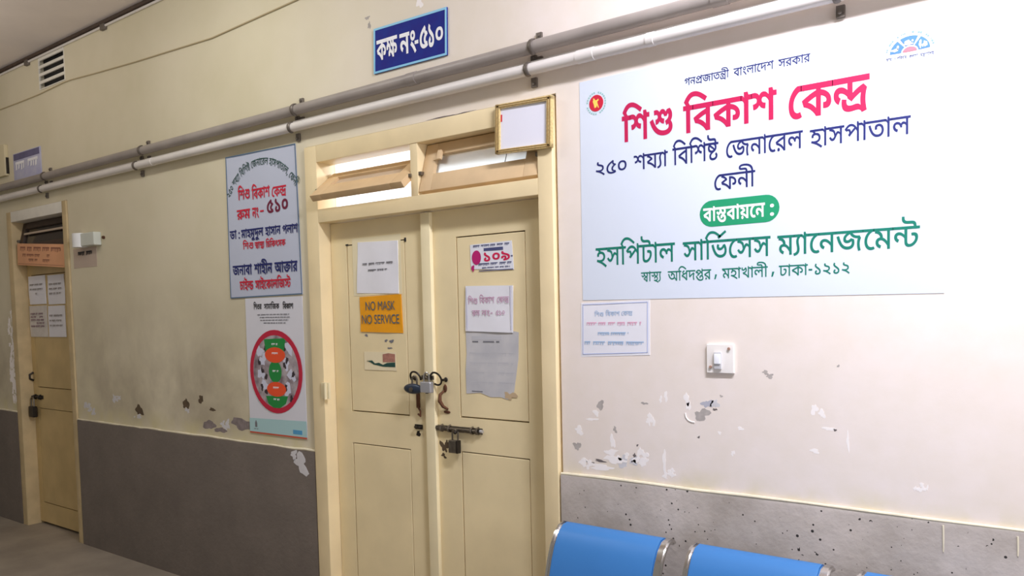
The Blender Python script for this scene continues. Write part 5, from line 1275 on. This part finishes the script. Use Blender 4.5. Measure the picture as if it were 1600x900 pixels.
lab(letters('address_line', [('m:স্বাস্থ্য', -1.483, -1.396, 1.835, 1.799), ('m:অধিদপ্তর', -1.369, -1.194, 1.834, 1.797), ('m:,', -1.182, -1.172, 1.850, 1.805), ('m:মহাখালী', -1.152, -.983, 1.834, 1.797),
                       ('m:,', -.971, -.960, 1.850, 1.805), ('m:ঢাকা-১২১২', -.944, -.708, 1.834, 1.797)], Y, TEAL, t), 'teal address line')
# round seal
cx, cz = -1.673, 2.519
mb = MB()
disc(mb, cx, cz, .0325, .0325, Y - .0004, Y + .0005)
seal = lab(mb.obj('seal', RED, t), 'round red seal')
mb = MB()
mp = [(-.014, .021), (-.008, .019), (-.005, .012), (.004, .012), (.010, .016), (.012, .010), (.005, .006), (.006, -.002), (.010, -.012), (.012, -.020), (.008, -.019), (.004, -.008), (0, -.017), (-.008, -.018), (-.011, -.004), (-.016, .008), (-.013, .013)]
mb.prism([(cx + a, cz + b) for a, b in mp], Y - .0009, Y - .0004)
lab(mb.obj('seal_map', YELLOW, seal), 'yellow map on the seal')
mb = MB()
for i in range(26):
    a = 2 * pi * i / 26
    if i % 7 == 6:
        continue
    ring(mb, cx, cz, .039, .0455, Y - .0003, Y, 2, a, a + .15)
lab(mb.obj('seal_ring', mat('pale teal print', (158, 200, 196), .6), seal), 'faint teal ring of print round the seal')
# half-sun emblem
cx, cz, ro, ri, ez = -.529, 2.4835, .058, .025, .84
mb = MB()
for a0, a1 in ((128, 178), (66, 119), (3, 57)):
    ring(mb, cx, cz, ri, ro, Y - .0003, Y + .0003, 10, R(a0), R(a1), ez)
emb = lab(mb.obj('half_sun_emblem', SKYBLUE, t), 'sky blue half sun emblem in three sectors')
mb = MB()
ring(mb, cx, cz, .0, .021, Y - .0003, Y + .0003, 12, .05, pi - .05, .75)
lab(mb.obj('emblem_core', mat('coral ink', (226, 112, 124), .6), emb), 'coral centre of the emblem')
mb = MB()
for (x, z, rx, rz, sd) in ((-.043, .012, .010, .005, 1), (-.035, .019, .003, .006, 2), (-.006, .031, .008, .006, 3), (-.004, .024, .013, .003, 4), (.008, .033, .003, .003, 5),
                           (.030, .018, .004, .011, 6), (.044, .016, .005, .010, 7), (.037, .012, .002, .006, 8)):
    mb.blob(cx + x, cz + z, rx, rz, Y - .0003, .0004, sd, 14, .3)
lab(mb.obj('emblem_figures', WHITE, emb), 'white figures on the emblem')
mb = MB()
word(mb, 'm:স্বাস্থ্য', -.598, -.580, 2.4745, 2.466, Y)
word(mb, 'm:ও', -.574, -.570, 2.474, 2.4665, Y)
word(mb, 'm:পরিবার', -.566, -.538, 2.4735, 2.465, Y)
word(mb, 'm:কল্যাণ', -.531, -.505, 2.472, 2.463, Y)
word(mb, 'm:মন্ত্রণালয়', -.499, -.460, 2.471, 2.461, Y)
lab(mb.obj('emblem_caption', mat('plum navy ink', (44, 38, 96), .6), emb), 'tiny dark caption under the emblem')
mb = MB()
rnd = random.Random(5)
a = 12
while a < 168:
    d = rnd.uniform(2, 6)
    if rnd.random() < .75:
        ring(mb, cx, cz - .002, .066, .0715, Y - .0003, Y, 2, R(a), R(a + d), .9)
    a += d + rnd.uniform(1, 3)
lab(mb.obj('emblem_arc_print', mat('pale blue print', (124, 156, 206), .6), emb), 'pale blue arched print over the emblem')

# small notice under the banner
t = thing('paper_notice', 'small white notice with a blue border and faint print under the banner corner', 'notice', (-1.605, 0, 1.51))
cq = [(-1.766, 1.500), (-1.450, 1.512), (-1.447, 1.728), (-1.762, 1.722)]
MB().sheet(0, 0, 0, 0, -.0005, .0005, .0012, 6, 6, corners=cq, seed=6).obj('sheet', PAPER, t)
Y = -.0022
q0 = [(-1.757, 1.510), (-1.459, 1.521), (-1.456, 1.720), (-1.753, 1.716)]
mb = MB()
for i in range(4):
    a, b = Vector(q0[i]), Vector(q0[(i + 1) % 4])
    d = (b - a).normalized() * .0022
    nrm = Vector((-d.y, d.x))
    mb.prism([tuple(a), tuple(b), tuple(b + nrm), tuple(a + nrm)], Y - .0003, Y)
mb.obj('border', mat('lavender ink', (176, 190, 232), .6), t)
letters('lettering', [('m:শিশু', -1.697, -1.655, 1.682, 1.666), ('m:বিকাশ', -1.645, -1.580, 1.684, 1.667), ('m:কেন্দ্র', -1.572, -1.523, 1.685, 1.668)], Y - .0003, PALEBLUE, t)
mb = MB()
scribble(mb, -1.735, -1.485, 1.627, .016, Y - .0002, 41, .95)
lab(mb.obj('pink_line', PINKINK, t), 'pink line of print')
mb = MB()
scribble(mb, -1.683, -1.542, 1.588, .014, Y - .0002, 42, .95)
scribble(mb, -1.747, -1.468, 1.549, .016, Y - .0002, 43, .95)
lab(mb.obj('blue_lines', PALEBLUE, t), 'pale blue lines of print')

# ---------------------------------------------------------------- sheets on the double door
t = thing('paper_notice', 'white sheet with two short grey lines at the top of the left door leaf', 'notice', (-3.02, .06, 1.80))
cq = [(-3.176, 1.806), (-2.872, 1.796), (-2.868, 2.060), (-3.160, 2.070)]
MB().sheet(0, 0, 0, 0, .058, .001, .004, corners=cq, seed=8).obj('sheet', PAPER, t)
mb = MB()
scribble(mb, -3.125, -2.905, 1.945, .014, .0535, 51, .98)
scribble(mb, -3.085, -2.945, 1.913, .012, .0535, 52, .98)
mb.obj('lettering', GREYINK, t)
lab(MB().sheet(-3.205, -2.850, 1.792, 2.092, .0592, .0006, .0003, seed=14).obj('plastic_sleeve', SLEEVE, t), 'clear plastic sleeve round the white sheet')
t = thing('safety_sign', 'orange sheet reading NO MASK NO SERVICE on the left door leaf', 'sign', (-3.0, .06, 1.60))
cq = [(-3.158, 1.604), (-2.850, 1.597), (-2.856, 1.792), (-3.158, 1.785)]
MB().sheet(0, 0, 0, 0, .058, .001, .004, corners=cq, seed=9).obj('sheet', ORANGE, t)
mb = MB()
latin(mb, 'NO MASK', -3.112, -2.897, 1.714, 1.760, .0532)
latin(mb, 'NO SERVICE', -3.143, -2.870, 1.645, 1.692, .0532)
mb.obj('lettering', mat('slate ink', (74, 100, 112), .6), t)
t = thing('torn_sticker', 'remains of a torn photo sticker with green and red print on the left door leaf', 'sticker', (-3.02, .06, 1.41))
MB().sheet(-3.14, -2.905, 1.405, 1.500, .0585, .0005, .0012, seed=10).obj('sheet', mat('cream sticker paper', (238, 224, 188), .6), t)
mb = MB()
mb.prism([(-3.12, 1.452), (-3.09, 1.444), (-3.07, 1.434), (-3.0, 1.424), (-2.912, 1.424), (-2.912, 1.448), (-2.97, 1.444), (-3.0, 1.434), (-3.03, 1.444), (-3.06, 1.44), (-3.08, 1.455)][::-1], .0565, .0575)
lab(mb.obj('green_print', DKGREEN, t), 'dark green scrap of print')
mb = MB()
mb.prism([(-3.0, 1.448), (-2.912, 1.45), (-2.912, 1.49), (-2.96, 1.494), (-3.0, 1.488)], .0565, .0572)
lab(mb.obj('red_print', mat('faded red print', (176, 122, 106), .7, var=.2, scale=60), t), 'faded red scrap of print')
mb = MB()
mb.blob(-2.935, 1.555, .014, .009, .0598, .0006, 1).blob(-2.975, 1.558, .010, .006, .0598, .0006, 2).blob(-2.95, 1.52, .016, .004, .0598, .0006, 4).blob(-3.12, 1.585, .012, .006, .0598, .0006, 5)
lab(mb.obj('sticker_residue', GREYINK, l1), 'grey specks left from a sticker')

t = thing('helpline_sticker', 'white and magenta helpline sticker at the top of the right door leaf', 'sticker', (-2.28, .06, 1.88))
cq = [(-2.397, 1.894), (-2.148, 1.880), (-2.157, 2.010), (-2.400, 2.006)]
MB().sheet(0, 0, 0, 0, .0585, .0008, .001, corners=cq, seed=11).obj('sheet', mat('sticker white', (230, 232, 240), .5), t)
Y = .0572
letters('number', [('b:১০৯', -2.318, -2.168, 1.966, 1.924)], Y, mat('raspberry ink', (206, 24, 78), .5), t)
mb = MB()
mb.box(-2.318, -2.206, Y - .0003, Y, 1.972, 1.986)
scribble(mb, -2.38, -2.17, 1.990, .012, Y, 61, .95)
scribble(mb, -2.35, -2.16, 1.905, .013, Y, 62, .98)
scribble(mb, -2.33, -2.17, 1.891, .008, Y, 63, .9)
scribble(mb, -2.163, -2.152, 1.935, .01, Y, 64, 1)
mb.box(-2.35, -2.152, Y - .0003, Y, 1.881, 1.885)
mb.obj('print', mat('indigo ink', (70, 76, 120), .6), t)
mb = MB()
disc(mb, -2.362, 1.945, .027, .033, Y - .0004, Y)
mb.blob(-2.385, 1.897, .010, .012, Y, .0004, 6)
mb.obj('emblem', mat('purple magenta ink', (186, 24, 110), .5), t)

t = thing('faded_poster', 'faded torn grey poster low on the right door leaf, below the room number sheet', 'poster', (-2.29, .06, 1.30))
pts = [(-2.445, 1.31), (-2.36, 1.318), (-2.30, 1.300), (-2.24, 1.303), (-2.20, 1.293), (-2.165, 1.320), (-2.15, 1.40), (-2.135, 1.48), (-2.13, 1.60), (-2.20, 1.612), (-2.44, 1.605), (-2.438, 1.50), (-2.446, 1.42)]
mb = MB()
mb.prism(pts, .0585, .0598)
mb.obj('sheet', GREYPAPER, t)
mb = MB()
mb.box(-2.405, -2.225, .0578, .0585, 1.565, 1.582)
for i in range(4):
    scribble(mb, -2.42, -2.28, 1.49 - i * .045, .016, .0584, 70 + i, .8)
    scribble(mb, -2.25, -2.16, 1.49 - i * .045, .018, .0584, 80 + i, .8)
lab(mb.obj('faded_print', mat('washed out print', (192, 192, 196), .8), t), 'washed out print')
mb = MB()
for x0, x1 in ((-2.40, -2.365), (-2.335, -2.27), (-2.258, -2.24)):
    mb.box(x0, x1, .0574, .0582, 1.553, 1.560)
mb.box(-2.41, -2.345, .0574, .0582, 1.322, 1.326)
lab(mb.obj('dark_print', GREYINK, t), 'dark broken line of print')
mb = MB()
mb.blob(-2.185, 1.312, .03, .018, .0584, .0006, 4, 18, .6)
lab(mb.obj('brown_tear', mat('brown glue', (196, 172, 138), .8), t), 'brown torn corner')
t = thing('room_number_sheet', 'white sheet with faint pink room number lettering on the right door leaf', 'notice', (-2.29, .055, 1.60))
cq = [(-2.437, 1.606), (-2.158, 1.598), (-2.152, 1.810), (-2.431, 1.817)]
MB().sheet(0, 0, 0, 0, .055, .001, .003, corners=cq, seed=13).obj('sheet', PAPER, t)
Y = .0505
letters('lettering', [('m:শিশু', -2.414, -2.358, 1.758, 1.731), ('m:বিকাশ', -2.345, -2.258, 1.761, 1.733), ('m:কেন্দ্র', -2.242, -2.174, 1.761, 1.734),
                      ('m:রুম', -2.392, -2.345, 1.702, 1.676), ('m:নং-', -2.333, -2.270, 1.702, 1.676), ('m:৫১০', -2.250, -2.200, 1.701, 1.678)], Y, mat('dull rose ink', (196, 150, 178), .6), t)
mb = MB()
for x in (-2.424, -2.166):
    mb.box(x - .001, x + .001, Y, Y + .0005, 1.61, 1.808)
mb.obj('border', mat('grey lilac ink', (176, 176, 204), .6), t)

# ---------------------------------------------------------------- gilt picture frame on the door head
t = thing('picture_frame', 'gilt frame holding a blank white sheet, hung over the corner of the transom', 'frame', (-2.013, -.03, 2.37))
rot = Matrix.Translation((-2.013, 0, 2.475)) @ Matrix.Rotation(R(1.9), 4, 'Y') @ Matrix.Translation((2.013, 0, -2.475))
fr = lambda c: rot @ c
X0, X1, Z0, Z1 = -2.160, -1.866, 2.371, 2.583
mb = MB()
for (a, b, c, d) in ((X0, X0 + .025, Z0, Z1), (X1 - .025, X1, Z0, Z1), (X0, X1, Z0, Z0 + .020), (X0, X1, Z1 - .020, Z1)):
    mb.box(a, b, -.042, -.02, c, d, .005)
fo = mb.obj('moulding', GOLD, t, f=fr)
mb = MB()
for k in (.006, .016):
    mb.box(X0 + k, X0 + k + .003, -.0432, -.04, Z0 + k, Z1 - k).box(X1 - k - .003, X1 - k, -.0432, -.04, Z0 + k, Z1 - k)
    mb.box(X0 + k, X1 - k, -.0432, -.04, Z0 + k * .8, Z0 + k * .8 + .003).box(X0 + k, X1 - k, -.0432, -.04, Z1 - k * .8 - .003, Z1 - k * .8)
mb.obj('groove', GOLDD, fo, f=fr)
MB().box(X0 + .023, X1 - .023, -.032, -.022, Z0 + .018, Z1 - .018).obj('sheet', mat('lilac white card', (236, 236, 248), .6), t, f=fr)
mb = MB()
mb.box(X0 + .025, X0 + .033, -.0325, -.032, Z1 - .075, Z1 - .045)
lab(mb.obj('red_mark', RED, t, f=fr), 'small red mark at the left edge of the sheet')
MB().box(X0 + .02, X1 - .02, -.024, -.018, Z0 + .02, Z1 - .02).obj('backing_board', DARKWOOD, t, f=fr)

# ---------------------------------------------------------------- switch, nail
t = thing('light_switch', 'square white light switch on the wall below the banner', 'switch', (-1.16, 0, 1.45))
MB().box(-1.212, -1.107, -.011, 0, 1.450, 1.557, .004, 3).obj('plate', mat('white switch plastic', (243, 238, 232), .45), t)
mb = MB()
mb.box(-1.180, -1.152, -.019, -.012, 1.466, 1.528, .002)
r = mb.obj('rocker_surround', mat('grey white plastic', (206, 206, 208), .4), t)
MB().box(-1.178, -1.154, -.024, -.016, 1.485, 1.521, .003).obj('rocker', mat('bright white plastic', (250, 252, 255), .35), r)
for x, z in ((-1.195, 1.473), (-1.124, 1.541)):
    MB().tube([(x, -.017, z), (x, -.01, z)], .0052, 10).obj('screw', mat('brown screw', (168, 134, 116), .5), t)

# ---------------------------------------------------------------- waiting bench
bench = thing('waiting_bench', 'row of blue seats with chrome side rims along the wall under the banner', 'bench', (-.96, -.45, 0))
PROF = [(.104, .812), (.114, .821), (.130, .827), (.158, .824), (.188, .800), (.214, .760), (.238, .705), (.258, .64), (.274, .57), (.288, .51),
        (.306, .462), (.338, .432), (.39, .420), (.46, .424), (.54, .434), (.62, .446), (.68, .452), (.72, .446), (.745, .425)]


def strip(mb, x0, x1, t0, t1, prof):
    """profile (distance from wall, height) thickened from t0 to t1 and swept in x"""
    P = [Vector((-a, b)) for a, b in prof]
    N = []
    for i in range(len(P)):
        d = (P[min(i + 1, len(P) - 1)] - P[max(i - 1, 0)]).normalized()
        N.append(Vector((d.y, -d.x)))
    t = bmesh.new()
    A, B = [], []
    for x in (x0, x1):
        A.append([t.verts.new((x, *(p + n * t1))) for p, n in zip(P, N)])
        B.append([t.verts.new((x, *(p + n * t0))) for p, n in zip(P, N)])
    m = len(P)
    for i in range(m - 1):
        t.faces.new((A[0][i], A[1][i], A[1][i + 1], A[0][i + 1]))
        t.faces.new((B[0][i], B[0][i + 1], B[1][i + 1], B[1][i]))
        for s in (0, 1):
            t.faces.new((A[s][i], A[s][i + 1], B[s][i + 1], B[s][i]))
    for i in (0, m - 1):
        t.faces.new((A[0][i], B[0][i], B[1][i], A[1][i]))
    bmesh.ops.recalc_face_normals(t, faces=t.faces)
    ed = [e for e in t.edges if len(e.link_faces) == 2 and e.calc_face_angle(0) > R(60)]
    bmesh.ops.bevel(t, geom=ed, offset=min(.006, abs(t1 - t0) * .4), segments=2, affect='EDGES')
    mb.take(t)


for i in range(3):
    x0 = -1.790 + .572 * i
    x1 = x0 + .492
    mb = MB()
    strip(mb, x0 + .018, x1 - .030, -.006, .010, PROF)
    s = lab(mb.obj('seat_shell', SEAT, bench), ['left', 'middle', 'right'][i] + ' blue seat and back of the bench')
    for a, b in ((x0, x0 + .020), (x1 - .032, x1)):
        mb = MB()
        strip(mb, a, b, -.009, .0115, PROF)
        lab(mb.obj('side_rim', CHROME, s), 'chrome side rim')
    mb = MB()
    strip(mb, x0 + .03, x1 - .04, -.014, -.006, PROF[1:11])
    mb.obj('back_plate', STEEL, s)
    mb = MB()
    for xx in (x0 + .1, x1 - .12):
        mb.tube([(xx, -.30, .44), (xx, -.33, .39), (xx, -.45, .375), (xx, -.56, .41)], .014, 10)
    mb.obj('bracket', STEEL, s)
mb = MB()
mb.box(-1.80, -.13, -.475, -.405, .315, .375, .006)
mb.obj('beam', BLACKM, bench)
for x in (-1.62, -.30):
    mb = MB()
    mb.box(x - .025, x + .025, -.47, -.41, .04, .32, .006)
    mb.tube([(x, -.14, .022), (x, -.20, .05), (x, -.44, .075), (x, -.66, .05), (x, -.72, .022)], .022, 12)
    lg = mb.obj('leg', CHROME, bench)
    mb = MB()
    for y in (-.15, -.71):
        mb.tube([(x, y, .0), (x, y, .022)], .024, 12)
    mb.obj('foot', BLACKP, lg)

# tube lamp on the ward room wall, seen through the open transom
t = thing('tube_lamp', 'bright tube lamp inside the room seen through the left transom', 'lamp', (-5.28, 2.6, 3.24))
MB().box(-5.299, -5.25, 1.55, 2.70, 3.21, 3.27, .006).obj('housing', mat('white lamp housing', (240, 240, 240), .5), t)
em = mat('lit tube', (255, 255, 255), .5)
em.node_tree.nodes['Principled BSDF'].inputs['Emission Color'].default_value = (.95, .98, 1, 1)
em.node_tree.nodes['Principled BSDF'].inputs['Emission Strength'].default_value = 14
MB().tube([(-5.232, 1.60, 3.24), (-5.232, 2.65, 3.24)], .018, 12).obj('tube', em, t)
